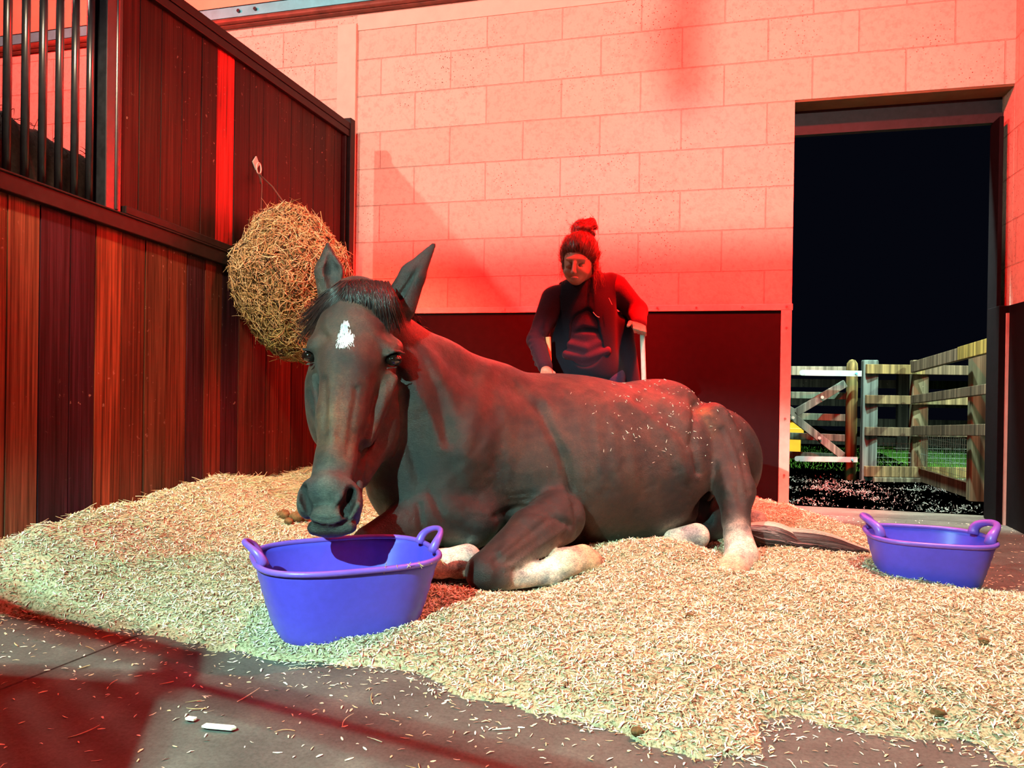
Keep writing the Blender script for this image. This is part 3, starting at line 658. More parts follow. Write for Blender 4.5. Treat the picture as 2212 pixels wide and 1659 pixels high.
# ================================================================ implicit surfaces
class Field:
    def __init__(s, lo, hi, h):
        s.lo = np.array(lo, np.float32); s.h = h; s.n = np.ceil((np.array(hi) - s.lo) / h).astype(int) + 1
        s.F = np.full(s.n, .25, np.float32); s.items = []; s.cuts = []
    def sub(s, lo, hi):
        i0 = np.clip(np.floor((np.array(lo) - s.lo) / s.h).astype(int), 0, s.n - 1); i1 = np.clip(np.ceil((np.array(hi) - s.lo) / s.h).astype(int) + 1, 1, s.n)
        if np.any(i1 <= i0): return None, None
        g = [s.lo[k] + s.h * np.arange(i0[k], i1[k], dtype=np.float32) for k in range(3)]
        return tuple(slice(i0[k], i1[k]) for k in range(3)), np.stack(np.meshgrid(*g, indexing='ij'), -1)
    def put(s, fn, lo, hi, k, sign=1, col=None):
        m = k + .02; sl, G = s.sub(np.array(lo) - m, np.array(hi) + m)
        if sl is None: return
        d = fn(G); F = s.F[sl]
        if sign > 0: h = np.clip(.5 + .5 * (F - d) / k, 0, 1); s.F[sl] = F * (1 - h) + d * h - k * h * (1 - h)
        else: d = -d; h = np.clip(.5 - .5 * (F - d) / k, 0, 1); s.F[sl] = F * (1 - h) + d * h + k * h * (1 - h)
        if col is not None: (s.items if sign > 0 else s.cuts).append((fn, col))
    def cone(s, a, b, r1, r2, k=.03, col=None, sign=1, squash=None):
        """tapered capsule; squash=(axis, factor) flattens it along an axis"""
        a = np.array(a, np.float32); b = np.array(b, np.float32)
        def fn(G):
            Q = G - a; ba = b - a
            if squash is not None:
                n = np.array(squash[0], np.float32); n = n / np.linalg.norm(n); f = squash[1]
                Q = Q + n * ((Q @ n) * (1 / f - 1))[..., None]; ba = ba + n * ((ba @ n) * (1 / f - 1))
            t = np.clip((Q @ ba) / (ba @ ba + 1e-12), 0, 1)
            return np.linalg.norm(Q - t[..., None] * ba, axis=-1) - (r1 + (r2 - r1) * t)
        R = max(r1, r2); s.put(fn, np.minimum(a, b) - R, np.maximum(a, b) + R, k, sign, col)
    def ell(s, c, r, k=.03, col=None, sign=1, frame=None):
        c = np.array(c, np.float32); r = np.array(r, np.float32); Fm = np.array(frame if frame is not None else [CR, CU, CF], np.float32)
        def fn(G):
            q = (G - c) @ Fm.T; k0 = np.linalg.norm(q / r, axis=-1); k1 = np.linalg.norm(q / (r * r), axis=-1) + 1e-9
            return k0 * (k0 - 1) / k1
        R = r.max(); s.put(fn, c - R, c + R, k, sign, col)
    def mesh(s, smooth=2):
        F = s.F; ins = F < 0; n = F.shape
        A = ins[:-1, :-1, :-1]; cnt = np.zeros(A.shape, np.uint8)
        for i in (0, 1):
            for j in (0, 1):
                for k in (0, 1): cnt += ins[i:n[0] - 1 + i, j:n[1] - 1 + j, k:n[2] - 1 + k]
        act = (cnt > 0) & (cnt < 8); ids = np.full(A.shape, -1, np.int32); ci = np.argwhere(act); ids[act] = np.arange(len(ci))
        acc = np.zeros((len(ci), 3)); num = np.zeros(len(ci))
        corners = [(i, j, k) for i in (0, 1) for j in (0, 1) for k in (0, 1)]
        for a in corners:
            for ax_ in range(3):
                if a[ax_]: continue
                b = list(a); b[ax_] = 1
                va = F[ci[:, 0] + a[0], ci[:, 1] + a[1], ci[:, 2] + a[2]]; vb = F[ci[:, 0] + b[0], ci[:, 1] + b[1], ci[:, 2] + b[2]]
                m = (va < 0) != (vb < 0); t = np.where(m, va / (va - vb + 1e-12), 0); p = np.array(a, float)[None] + np.zeros((len(ci), 1)); p[:, ax_] += t
                acc[m] += p[m]; num[m] += 1
        V = (ci + acc / num[:, None]) * s.h + s.lo
        Q = []
        for ax_ in range(3):
            o1, o2 = [(1, 2), (2, 0), (0, 1)][ax_]
            sl0 = [slice(1, n[k] - 1) for k in range(3)]; sl0[ax_] = slice(0, n[ax_] - 1); sl1 = list(sl0); sl1[ax_] = slice(1, n[ax_])
            a = ins[tuple(sl0)]; b = ins[tuple(sl1)]
            e = np.argwhere(a != b); off = np.array([1, 1, 1]); off[ax_] = 0; e = e + off; fl = ins[e[:, 0], e[:, 1], e[:, 2]]
            def cell(d1, d2): q = e.copy(); q[:, o1] += d1; q[:, o2] += d2; return ids[q[:, 0], q[:, 1], q[:, 2]]
            q = np.stack([cell(-1, -1), cell(0, -1), cell(0, 0), cell(-1, 0)], -1); q[~fl] = q[~fl][:, ::-1]; Q.append(q)
        Q = np.concatenate(Q); Q = Q[(Q >= 0).all(1)]
        if smooth:
            E_ = np.concatenate([Q[:, [0, 1]], Q[:, [1, 2]], Q[:, [2, 3]], Q[:, [3, 0]]]); E_ = np.concatenate([E_, E_[:, ::-1]])
            for it in range(smooth):
                S = np.zeros_like(V); c = np.bincount(E_[:, 0], minlength=len(V))
                for k in range(3): S[:, k] = np.bincount(E_[:, 0], V[E_[:, 1], k], minlength=len(V))
                V = V + (.55 if it % 2 == 0 else -.4) * (S / np.maximum(c, 1)[:, None] - V)
        return V, Q
    def colors(s, V, sharp=.012):
        W = np.zeros(len(V)); C = np.zeros((len(V), 3)); G = V.astype(np.float32); ds = [fn(G) for fn, _ in s.items]; mn = np.min(ds, axis=0)
        for d, (_, col) in zip(ds, s.items):
            w = np.exp(-(d - mn) / sharp); W += w; C += w[:, None] * np.array(col)[None]
        C = C / W[:, None]
        for fn, col in s.cuts:
            w = np.clip(1.2 - (fn(G) - .001) / .004, 0, 1)[:, None]; C = C * (1 - w) + np.array(col)[None] * w
        return C
def vnormals(V, Q):
    n = np.cross(V[Q[:, 2]] - V[Q[:, 0]], V[Q[:, 3]] - V[Q[:, 1]]); N = np.zeros_like(V)
    for k in range(4):
        for c in range(3): N[:, c] += np.bincount(Q[:, k], n[:, c], minlength=len(V))
    return N / (np.linalg.norm(N, axis=1, keepdims=True) + 1e-12)
def U(px, d): return px / FPX * d

# ================================================================ the horse
BAY = (.018, .009, .007); BAYW = (.034, .014, .010); BLK = (.010, .008, .008); TAN = (.20, .085, .03); WHT = (.70, .62, .55); FACE = (.038, .020, .014); MUZ = (.045, .05, .045); NOSE = (.075, .038, .022); HOOF = (.50, .30, .17)
lo = np.array([9, 9, 9.]); hi = -lo
for q in ((630, 495, 2.6), (630, 800, 2.6), (640, 500, 2.1), (640, 1290, 2.1), (1650, 780, 3.5), (1300, 1000, 3.6), (700, 1290, 2.0), (1600, 1290, 2.4), (1500, 750, 3.45)):
    lo = np.minimum(lo, P(*q)); hi = np.maximum(hi, P(*q))
lo -= .03; hi += .05; lo[2] = max(lo[2], -.03); lo[1] = 1.72
HS = .0054
H = Field(lo, hi, HS)
def hc(a, b, k=.04, col=BAY, sign=1, squash=None):
    H.cone(P(*a[:3]), P(*b[:3]), U(a[3], a[2]), U(b[3], b[2]), k, col, sign, squash)
def he(c, r, k=.03, col=BAY, sign=1, tilt=0):
    ca, sa = math.cos(tilt), math.sin(tilt); fr = [ca * CR + sa * CU, -sa * CR + ca * CU, CF]
    H.ell(P(*c), [U(x, c[2]) for x in r], k, col, sign, fr)
# trunk
hc((1010, 995, 2.84, 172), (1235, 1003, 2.98, 183), .08, BAYW)
hc((1235, 1003, 2.98, 183), (1385, 1003, 3.06, 168), .08, BAYW)
he((1378, 1030, 2.96), (108, 142, 120), .06, BAY)
hc((1400, 925, 3.14, 98), (1530, 990, 3.26, 108), .09, BAY)
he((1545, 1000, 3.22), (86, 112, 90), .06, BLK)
he((1445, 868, 3.10), (52, 40, 60), .06, BAY)
hc((1050, 872, 2.86, 78), (1180, 905, 2.95, 84), .07, BAY)
he((1030, 965, 2.70), (108, 150, 66), .06, BAYW, 1, .18)          # shoulder
he((1128, 1020, 2.71), (92, 158, 62), .025, BAYW, 1, .30)         # triceps, its rear edge creases against the ribs
he((1195, 1110, 2.66), (62, 72, 52), .03, BAY, 1, .25)            # elbow mass
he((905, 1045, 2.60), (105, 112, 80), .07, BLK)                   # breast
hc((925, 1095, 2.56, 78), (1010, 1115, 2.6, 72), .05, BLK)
he((962, 1020, 2.56), (62, 110, 45), .05, BAY)
# neck
hc((822, 720, 2.52, 64), (885, 850, 2.60, 92), .06, BAY)
hc((885, 850, 2.60, 92), (960, 945, 2.70, 140), .08, BAY)
hc((842, 708, 2.58, 40), (950, 792, 2.70, 52), .05, BAY)
hc((950, 792, 2.70, 52), (1065, 850, 2.84, 66), .06, BAY)
hc((868, 800, 2.50, 22), (945, 935, 2.60, 26), .05, BAYW)         # brachial ridge
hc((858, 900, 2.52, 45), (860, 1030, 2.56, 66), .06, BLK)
# head
DK = (.004, .003, .003)
he((772, 672, 2.44), (74, 76, 72), .04, FACE)
he((762, 750, 2.375), (86, 108, 70), .035, FACE)
he((694, 748, 2.36), (30, 26, 36), .018, FACE)
he((838, 752, 2.375), (33, 26, 40), .018, FACE)
hc((754, 790, 2.315, 62), (738, 900, 2.265, 50), .035, FACE)
hc((738, 900, 2.265, 50), (724, 1000, 2.195, 40), .03, NOSE)
hc((724, 1000, 2.195, 40), (714, 1050, 2.16, 46), .03, MUZ)
he((703, 858, 2.43), (42, 112, 60), .022, FACE)
he((812, 878, 2.44), (56, 122, 72), .022, FACE, 1, .10)
hc((806, 960, 2.40, 38), (772, 1030, 2.31, 28), .025, FACE)
hc((760, 1000, 2.28, 30), (742, 1105, 2.21, 30), .025, BLK)
hc((822, 830, 2.375, 30), (782, 955, 2.315, 24), .03, FACE); hc((690, 828, 2.385, 22), (703, 945, 2.32, 18), .03, FACE)
hc((850, 818, 2.360, 9), (795, 950, 2.290, 7), .025, FACE)       # facial crests
hc((680, 815, 2.345, 9), (694, 935, 2.275, 7), .012, FACE)
hc((728, 790, 2.252, 12), (716, 985, 2.155, 12), .02, NOSE); hc((758, 800, 2.26, 10), (738, 960, 2.185, 9), .02, FACE)
hc((806, 800, 2.335, 14), (768, 905, 2.27, 12), .02, FACE)
he((668, 1078, 2.125), (26, 44, 30), .016, MUZ, 1, -.12)
he((753, 1080, 2.13), (30, 46, 32), .016, MUZ, 1, .2)
he((711, 1062, 2.115), (42, 40, 30), .02, MUZ)
he((710, 1112, 2.095), (42, 27, 26), .012, MUZ)
he((716, 1140, 2.13), (47, 21, 34), .010, BLK); hc((678, 1140, 2.11, 14), (756, 1137, 2.11, 15), .012, BLK)
hc((777, 1045, 2.19, 8), (760, 1120, 2.15, 18), .015, BLK)
# nostrils and mouth
hc((762, 1060, 2.095, 15), (744, 1106, 2.09, 12), .006, DK, -1); hc((758, 1062, 2.065, 13), (742, 1104, 2.06, 10), .006, DK, -1); hc((756, 1062, 2.12, 9), (748, 1090, 2.12, 7), .006, DK, -1)
hc((653, 1058, 2.105, 13), (667, 1104, 2.09, 9), .007, DK, -1); hc((656, 1060, 2.08, 8), (665, 1098, 2.07, 6), .006, DK, -1); hc((653, 1062, 2.065, 8), (664, 1098, 2.06, 5), .007, DK, -1)
hc((737, 1070, 2.085, 6), (722, 1092, 2.075, 4), .008, MUZ); hc((775, 1090, 2.10, 6), (756, 1120, 2.085, 5), .006, MUZ)
hc((684, 1102, 2.062, 3.4), (708, 1091, 2.058, 3.4), .005, None, -1); hc((708, 1091, 2.058, 3.4), (733, 1108, 2.066, 3.4), .005, None, -1)
hc((672, 1131, 2.08, 3.2), (762, 1128, 2.085, 3.2), .006, DK, -1)
hc((793, 962, 2.315, 7), (783, 1030, 2.235, 6), .01, None, -1); hc((800, 955, 2.33, 7), (775, 1005, 2.25, 5), .01, None, -1)
# eye sockets and lids
he((853, 777, 2.325), (23, 15, 30), .008, DK, -1, .45); he((662, 768, 2.335), (16, 15, 28), .008, DK, -1)
hc((833, 768, 2.318, 3), (852, 759, 2.322, 3.2), .006, FACE); hc((852, 759, 2.322, 3.2), (873, 763, 2.36, 3.4), .006, FACE); hc((836, 796, 2.322, 2.6), (858, 793, 2.335, 2.6), .006, FACE); hc((830, 752, 2.325, 2.5), (858, 744, 2.338, 2.5), .008, FACE)
hc((655, 754, 2.33, 3.2), (674, 758, 2.325, 3), .006, FACE); hc((662, 787, 2.335, 2.6), (676, 784, 2.33, 2.6), .006, FACE)
# ears
hc((714, 652, 2.49, 26), (711, 585, 2.48, 31), .02, FACE, 1, (CF, .62)); hc((711, 585, 2.48, 31), (708, 528, 2.47, 5), .012, BLK, 1, (CF, .62))
hc((722, 632, 2.455, 14), (717, 585, 2.455, 18), .006, (.05, .03, .028), -1); hc((717, 585, 2.455, 18), (711, 545, 2.455, 7), .006, (.05, .03, .028), -1)
hc((862, 660, 2.52, 38), (892, 594, 2.52, 28), .02, BLK, 1, (CF, .7)); hc((892, 594, 2.52, 28), (936, 530, 2.52, 6), .012, BLK, 1, (CF, .7))
hc((866, 640, 2.485, 9), (922, 548, 2.49, 5), .006, (.02, .014, .014), -1)
# near foreleg
hc((1205, 1118, 2.60, 60), (1150, 1152, 2.50, 54), .02, BAY); hc((1150, 1152, 2.50, 54), (1062, 1226, 2.36, 43), .02, BAY)
hc((1190, 1118, 2.53, 16), (1085, 1200, 2.33, 12), .02, BAY); hc((1215, 1150, 2.53, 14), (1095, 1232, 2.33, 10), .02, BAY)
he((1048, 1236, 2.335), (44, 41, 46), .018, BLK); he((1080, 1250, 2.32), (24, 22, 20), .015, BLK)
hc((1092, 1246, 2.36, 29), (1180, 1238, 2.42, 25), .012, WHT); hc((1180, 1238, 2.42, 25), (1220, 1216, 2.45, 32), .015, WHT); he((1198, 1246, 2.43), (20, 18, 22), .01, WHT); hc((1220, 1216, 2.45, 31), (1258, 1208, 2.49, 32), .012, (.72, .5, .32)); he((1276, 1214, 2.50), (26, 27, 32), .008, HOOF)
# off foreleg
hc((940, 1100, 2.54, 58), (800, 1165, 2.36, 32), .04, BLK); he((792, 1180, 2.34), (36, 34, 40), .02, BLK)
hc((830, 1215, 2.36, 32), (952, 1218, 2.43, 29), .02, WHT); hc((952, 1218, 2.43, 29), (1008, 1208, 2.47, 33), .02, WHT); hc((985, 1232, 2.45, 18), (1040, 1228, 2.5, 20), .012, HOOF)
# near hind leg
he((1540, 935, 3.02), (46, 66, 60), .025, BAY); he((1523, 930, 2.97), (24, 46, 30), .03, TAN)
hc((1556, 960, 2.98, 50), (1588, 1060, 2.83, 41), .03, BAYW); hc((1588, 1060, 2.83, 41), (1590, 1128, 2.74, 28), .025, BAY); hc((1590, 1128, 2.74, 28), (1592, 1150, 2.70, 28), .02, BLK)
hc((1594, 1158, 2.69, 30), (1602, 1200, 2.62, 36), .012, WHT); hc((1602, 1200, 2.62, 34), (1592, 1222, 2.57, 32), .012, WHT); hc((1584, 1230, 2.55, 33), (1578, 1262, 2.50, 39), .008, (.62, .36, .24))
# off hind foot showing under the belly
hc((1385, 1195, 2.72, 30), (1440, 1192, 2.70, 27), .012, HOOF); hc((1455, 1165, 2.78, 22), (1505, 1158, 2.80, 28), .015, WHT)
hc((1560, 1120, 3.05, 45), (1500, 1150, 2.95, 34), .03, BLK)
# second hock lying behind, by the tail
he((1632, 1135, 2.98), (26, 34, 30), .02, (.55, .30, .24))
# small surface relief: skin folds, ribs and veins

# hollow in front of the stifle and behind the ribs
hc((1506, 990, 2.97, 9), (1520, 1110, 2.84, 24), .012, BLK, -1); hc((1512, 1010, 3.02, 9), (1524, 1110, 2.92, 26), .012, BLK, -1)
V, Q = H.mesh(2)
C = H.colors(V, .010)
# muscle lines, folds and wrinkles pressed into the surface
N0 = vnormals(V, Q); q_ = V - CC; dq = q_ @ CF; uu = 1106 + FPX * (q_ @ CR) / dq; vv = 829.5 - FPX * (q_ @ CU) / dq; face = np.clip(-(N0 @ CF) * 2.2, 0, 1); dsp = np.zeros(len(V))
for pts_, w, amp in (
    ([(1050, 800), (1030, 880), (1000, 980)], 20, 9), ([(1165, 880), (1215, 985), (1245, 1085), (1258, 1165)], 12, -15), ([(1075, 1115), (1120, 1097), (1175, 1103), (1228, 1135)], 9, -11),
    ([(1100, 1084), (1150, 1079), (1198, 1098)], 6, -4), ([(1095, 1072), (1150, 1066), (1200, 1084)], 6, -3), ([(1180, 1125), (1110, 1180), (1070, 1212)], 8, -6), ([(1222, 1140), (1140, 1195), (1090, 1227)], 8, 6),
    ([(905, 750), (950, 850), (972, 950)], 16, -12), ([(878, 800), (925, 900), (950, 970)], 14, 9), ([(868, 860), (885, 960), (905, 1040)], 13, -9), ([(905, 1090), (915, 1160)], 8, -7), ([(930, 1060), (960, 1120), (1015, 1160)], 11, -9),
    ([(1345, 868), (1400, 903), (1456, 955), (1482, 1030)], 13, 9), ([(1388, 862), (1444, 898), (1490, 958)], 14, -12), ([(1285, 900), (1300, 1050)], 10, 2.5), ([(1320, 900), (1337, 1050)], 10, 2.5), ([(1356, 910), (1375, 1050)], 10, 2.5), ([(1250, 910), (1262, 1030)], 10, 2.5),
    ([(1440, 838), (1492, 858), (1545, 900)], 15, -7), ([(1560, 890), (1600, 975), (1618, 1060)], 9, -8), ([(1503, 875), (1499, 950), (1508, 1020)], 8, -12), ([(1560, 930), (1588, 1010), (1600, 1085)], 9, -7), ([(1535, 900), (1548, 980), (1570, 1060)], 11, 5),
    ([(1110, 1232), (1190, 1222)], 5, -4), ([(1130, 820), (1180, 880), (1195, 960)], 22, 6), ([(1062, 840), (1082, 930), (1075, 1010)], 18, -7), ([(975, 1010), (1000, 1060), (1050, 1090)], 16, -7),
    ([(845, 820), (838, 895), (812, 955)], 8, -3.5), ([(700, 820), (706, 960)], 7, -3.5), ([(770, 840), (750, 985)], 7, -4), ([(832, 715), (850, 732)], 13, -7), ([(690, 712), (702, 728)], 10, -6), ([(836, 745), (866, 741)], 4, -2.5), ([(690, 1010), (740, 1012)], 10, -2),
    ([(676, 1118), (700, 1124), (740, 1120)], 4, -2), ([(1580, 1150), (1612, 1146)], 5, -3), ([(1576, 1180), (1625, 1178)], 6, -3)):
    dm = np.full(len(V), 1e9)
    for (x0, y0), (x1, y1) in zip(pts_[:-1], pts_[1:]):
        ex, ey = x1 - x0, y1 - y0; t = np.clip(((uu - x0) * ex + (vv - y0) * ey) / (ex * ex + ey * ey), 0, 1); dm = np.minimum(dm, (uu - x0 - t * ex) ** 2 + (vv - y0 - t * ey) ** 2)
    dsp += amp * .001 * np.exp(-dm / (w * w)) * face
dsp += (.0022 * vnoise(uu * .01, vv * .01, 5, 61) + .0014 * vnoise(uu * .01, vv * .01, 12, 62)) * face
V = V + N0 * dsp[:, None]
# coat pattern: warmer, faded patches; dark points; star
vn = lambda s, sd: vnoise(V[:, 0] + V[:, 2] * .7, V[:, 1] + V[:, 2], s, sd)
k = 1 + .45 * vn(9, 41) + .3 * vn(30, 42); C = C * np.clip(k, .5, 1.7)[:, None]
def pix(V):
    q = V - CC; d = q @ CF; return 1106 + FPX * (q @ CR) / d, 829.5 - FPX * (q @ CU) / d, d
SA = P(745, 700, 2.28); SB = P(748, 738, 2.27)
def segd(V, a, b): ba = b - a; t = np.clip((V - a) @ ba / (ba @ ba), 0, 1); return np.linalg.norm(V - a - t[:, None] * ba, axis=1), t
d1, t1 = segd(V, P(747, 692, 2.285), P(742, 745, 2.27)); d2, t2_ = segd(V, P(745, 728, 2.275), P(762, 720, 2.275))
lat1 = d1 - (.0035 + .010 * t1) ; star = (np.minimum(d1 - (.012 + .012 * t1), d2 - .014) + .004 * vnoise(V[:, 0], V[:, 2], 120, 44))
me = mesh_arrays('horse', V, Q); set_col(me, C)
def m_coat():
    t = NT('bay_coat'); v = t.coord(scale=(170, 170, 420)); n = t.noise(v, 1.0, 4, .7); v2 = t.coord(); n2 = t.noise(v2, 9, 6, .65); n3 = t.noise(v2, 45, 5, .7)
    k = t.ramp(n, [(.3, (.45,) * 3), (.7, (1.6,) * 3)]); k2 = t.ramp(n2, [(.38, (.38, .38, .42)), (.62, (1.6, 1.35, 1.2))]); k3 = t.ramp(n3, [(.3, (.75,) * 3), (.7, (1.25,) * 3)])
    c = t.mix(1.0, t.mix(1.0, t.mix(1.0, t.attr(), k, 'MULTIPLY'), k2, 'MULTIPLY'), k3, 'MULTIPLY')
    h = t.math('ADD', t.math('MULTIPLY', n, .6), t.math('MULTIPLY', n3, .6)); t.bump(h, .7, .006)
    r = t.ramp(n2, [(.3, (.58,) * 3), (.7, (.38,) * 3)])
    return t.set(c, r, 0, .5, .05, (1, .95, .95))
M_COAT = m_coat()
horse = link_mesh('horse', me, M_COAT); tag(horse, 'dark bay horse with white socks and forehead star, lying on the bedding', 'horse')
HV, HN = V, vnormals(V, Q)
# star: tuft of white hair on the forehead
u_, v_, dd_ = pix(HV)
def onface(px, py):
    m = np.hypot(u_ - px, v_ - py) < 4; 
    if not m.any(): return P(px, py, 2.3), -CF
    i = np.where(m)[0][np.argmin(dd_[m])]; return HV[i], HN[i]
def hair(name, roots, dirs, L, rad, col, K=7, drop=.0, curl=.05, off=.002, stick=None, parent=None):
    n = len(roots); t = np.linspace(0, 1, K); pts = np.empty((n, K, 3)); L = np.asarray(L); cu = rng.normal(0, curl, (n, 3))
    for i, tt_ in enumerate(t): pts[:, i] = roots + L[:, None] * (dirs * tt_ + cu * tt_ ** 2 + np.array([0, 0, -drop]) * tt_ ** 2)
    return strand_obj(name, pts, rad, col, M_HAIR, parent, (1, .15))
def m_hair():
    t = NT('horse_hair'); return t.set(t.attr(), .38, 0, .5)
M_HAIR = m_hair()
R_, D_, = [], []
for i in range(1100):
    s0 = rng.random()
    if rng.random() < .62: px, py = 747 - 6 * s0 + rng.normal(0, 2.5 + 6 * s0), 690 + 56 * s0
    else: px, py = 748 + 14 * s0, 732 - 8 * s0 + rng.normal(0, 4)
    p, n = onface(px, py); R_.append(p + n * .0010); D_.append(n * .34 + np.array([rng.normal(0, .25), -.1, -1]))
R_ = np.array(R_); D_ = np.array(D_)
hair('star', R_, D_, rng.uniform(.008, .016, len(R_)), np.full(len(R_), .0009), np.full((len(R_), 3), .85), 4, 0, .15, parent=horse)['label'] = 'white star of hair'
# eyes
import bmesh
def sphere(name, c, r, mat, parent, sc=(1, 1, 1)):
    m = bmesh.new(); bmesh.ops.create_uvsphere(m, u_segments=32, v_segments=20, radius=r)
    for v in m.verts: v.co = Vector((v.co.x * sc[0] + c[0], v.co.y * sc[1] + c[1], v.co.z * sc[2] + c[2]))
    me = bpy.data.meshes.new(name); m.to_mesh(me); m.free(); return link_mesh(name, me, mat, parent)
M_EYE = m_simple('dark_wet_eye', (.008, .004, .003), .06, 0, .9, 10, .1, 0)
sphere('eye', P(851, 777, 2.345), U(17, 2.34), M_EYE, horse, (1, 1, .85)); sphere('eye', P(668, 769, 2.352), U(16, 2.34), M_EYE, horse, (1, 1, .85))
# forelock
N = 2100; s0 = rng.random(N); side = rng.random(N) < .45
rx = 735 + 105 * rng.random(N); ry = 602 + 16 * rng.random(N) + np.abs(rx - 780) * .08
roots = np.array([P(a, b_, 2.42 + .04 * rng.random()) for a, b_ in zip(rx, ry)])
tx = np.where(rx < 778, rx - 62 - 40 * rng.random(N), rx + 8 + 30 * rng.random(N)); ty = ry + np.where(rx < 778, 70 + 60 * rng.random(N), 60 + 45 * rng.random(N))
cen = np.abs(rx - 776) < 24; tx = np.where(cen, rx + rng.normal(0, 16, N), tx); ty = np.where(cen, ry + 40 + 42 * rng.random(N), ty)
pts = np.empty((N, 9, 3))
for i in range(N):
    for j, t in enumerate(np.linspace(0, 1, 9)):
        x = rx[i] + (tx[i] - rx[i]) * t ** 1.15; y = ry[i] + (ty[i] - ry[i]) * t ** 1.0 - 10 * math.sin(math.pi * t) * (t < .9)
        rr_ = math.hypot((x - 768) / 105, (y - 700) / 125); z = 2.455 - .125 * math.sqrt(max(0, 1 - min(1, rr_) ** 2)) - .012 * rng.random() - .02 * math.sin(math.pi * min(1, t * 1.2))
        pts[i, j] = P(x, y, z if rr_ < 1 else 2.44)
pts = pts[:, ::1]; pts[:, 1:-1] = (pts[:, :-2] + pts[:, 2:] + pts[:, 1:-1]) / 3
HC_ = np.array([(.030, .012, .012), (.016, .008, .009), (.045, .018, .014)])
strand_obj('forelock', pts, rng.uniform(.0007, .0014, N), HC_[rng.integers(0, 3, N)], M_HAIR, horse, (1, .3))
# mane: lies on the far side, roots show along the crest
N = 900; t = rng.random(N); cx_ = np.interp(t, [0, .35, .7, 1], [850, 905, 985, 1060]); cyy = np.interp(t, [0, .35, .7, 1], [640, 708, 762, 790]); dz = np.interp(t, [0, 1], [2.60, 2.88])
roots = np.array([P(a, b_ + 10, c_) for a, b_, c_ in zip(cx_, cyy, dz)]); away = CF * 1.0 + CR * .5 + np.array([0, 0, .25])
hair('mane', roots, away[None] * rng.uniform(.6, 1.1, (N, 1)) + rng.normal(0, .12, (N, 3)), rng.uniform(.05, .13, N), rng.uniform(.0008, .0014, N), HC_[rng.integers(0, 3, N)] * .7, 7, .9, .1, parent=horse)
# tail swept out over the bedding
N = 3000; a = rng.random(N); wv = np.linspace(-1, 1, N); pts = np.empty((N, 14, 3))
for j, t in enumerate(np.linspace(0, 1, 14)):
    x = 1618 + (1740 + 140 * a - 1618) * t; spread = 36 * math.sin(math.pi * min(.86, t * .8 + .16)) * (1 - .3 * t)
    y = 1152 + 42 * t + wv * spread + 5 * np.sin(7 * t + a * 6)
    dd = 2.90 - .05 * t - .10 * (1 - wv ** 2) * .5; pts[:, j] = CC + dd[:, None] * (CF[None] + ((x - 1106) / FPX)[:, None] * CR[None] - ((y - 829.5) / FPX)[:, None] * CU[None])
b0 = np.maximum(bed(pts[:, :, 0], pts[:, :, 1]), 0) + .004; pts[:, :, 2] = np.maximum(pts[:, :, 2], b0 + .012 * rng.random((N, 1)))
ci = np.where(wv[:, None] < -.70, np.array([[.60, .40, .32]]), HC_[rng.integers(0, 3, N)] * rng.uniform(.3, 2.6, (N, 1)) ** 1.3)
strand_obj('tail', pts, rng.uniform(.0010, .0022, N), ci, M_HAIR, horse, (1, .3))
# flecks of bedding on the coat
m = (HN[:, 2] > .1) & (u_ > 1180) & (u_ < 1620) & (v_ < 1060) & ((HN @ CF) < -.05); idx = np.where(m)[0]; w = np.exp(-((u_[idx] - 1420) / 130) ** 2 - ((v_[idx] - 900) / 90) ** 2); idx = rng.choice(idx, 150, p=w / w.sum())
th = rng.normal(size=(150, 3)); n_ = HN[idx]; th -= n_ * (th * n_).sum(1, keepdims=True); th /= np.linalg.norm(th, axis=1, keepdims=True); L = rng.uniform(.004, .013, 150); tt = np.linspace(-.5, .5, 4)
pts = (HV[idx] + n_ * .0012)[:, None] + L[:, None, None] * th[:, None] * tt[None, :, None]
tag(strand_obj('bedding_flecks', pts, rng.uniform(.0008, .0016, 150), np.full((150, 3), .8) * np.array([1, .95, .8]), M_CHIP), 'pale flecks of bedding stuck to the horse\'s back and flank', 'chips', kind='stuff')

# ================================================================ the person behind the horse
SKIN = (.50, .24, .17)
ps = (1130, 460, 1420, 1180)
def pbox(d0, d1, a=1110, b=1430, c=455, e=1185):
    l = np.array([9, 9, 9.]); h = -l
    for x in (a, b):
        for y in (c, e):
            for d in (d0, d1): q = P(x, y, d); l = np.minimum(l, q); h = np.maximum(h, q)
    return l - .03, h + .03
person = empty('person', (.33, 3.52, .06), 'person with red-lit hair in a bun, dark vest and maroon sweater, leaning over the horse', 'person')
def PB(h, **k): l, u = pbox(3.10, 3.66, **k); l[2] = max(l[2], .02); return Field(l, u, h)
def fc(F, a, b, k=.02, col=SKIN, sign=1, inf=0, squash=None):
    F.cone(P(*a[:3]), P(*b[:3]), U(a[3], a[2]) + inf, U(b[3], b[2]) + inf, k, col, sign, squash)
def fe(F, c, r, k=.02, col=SKIN, sign=1, inf=0, tilt=0):
    ca, sa = math.cos(tilt), math.sin(tilt); F.ell(P(*c), [U(x, c[2]) + inf for x in r], k, col, sign, [ca * CR + sa * CU, -sa * CR + ca * CU, CF])
def torso(F, inf=0, col=SKIN):
    fe(F, (1262, 668, 3.50), (60, 58, 42), .05, col, 1, inf); fe(F, (1265, 730, 3.50), (58, 62, 42), .06, col, 1, inf); fe(F, (1270, 800, 3.53), (68, 48, 50), .06, col, 1, inf)
    fc(F, (1212, 640, 3.48, 18), (1318, 620, 3.52, 22), .05, col, 1, inf)
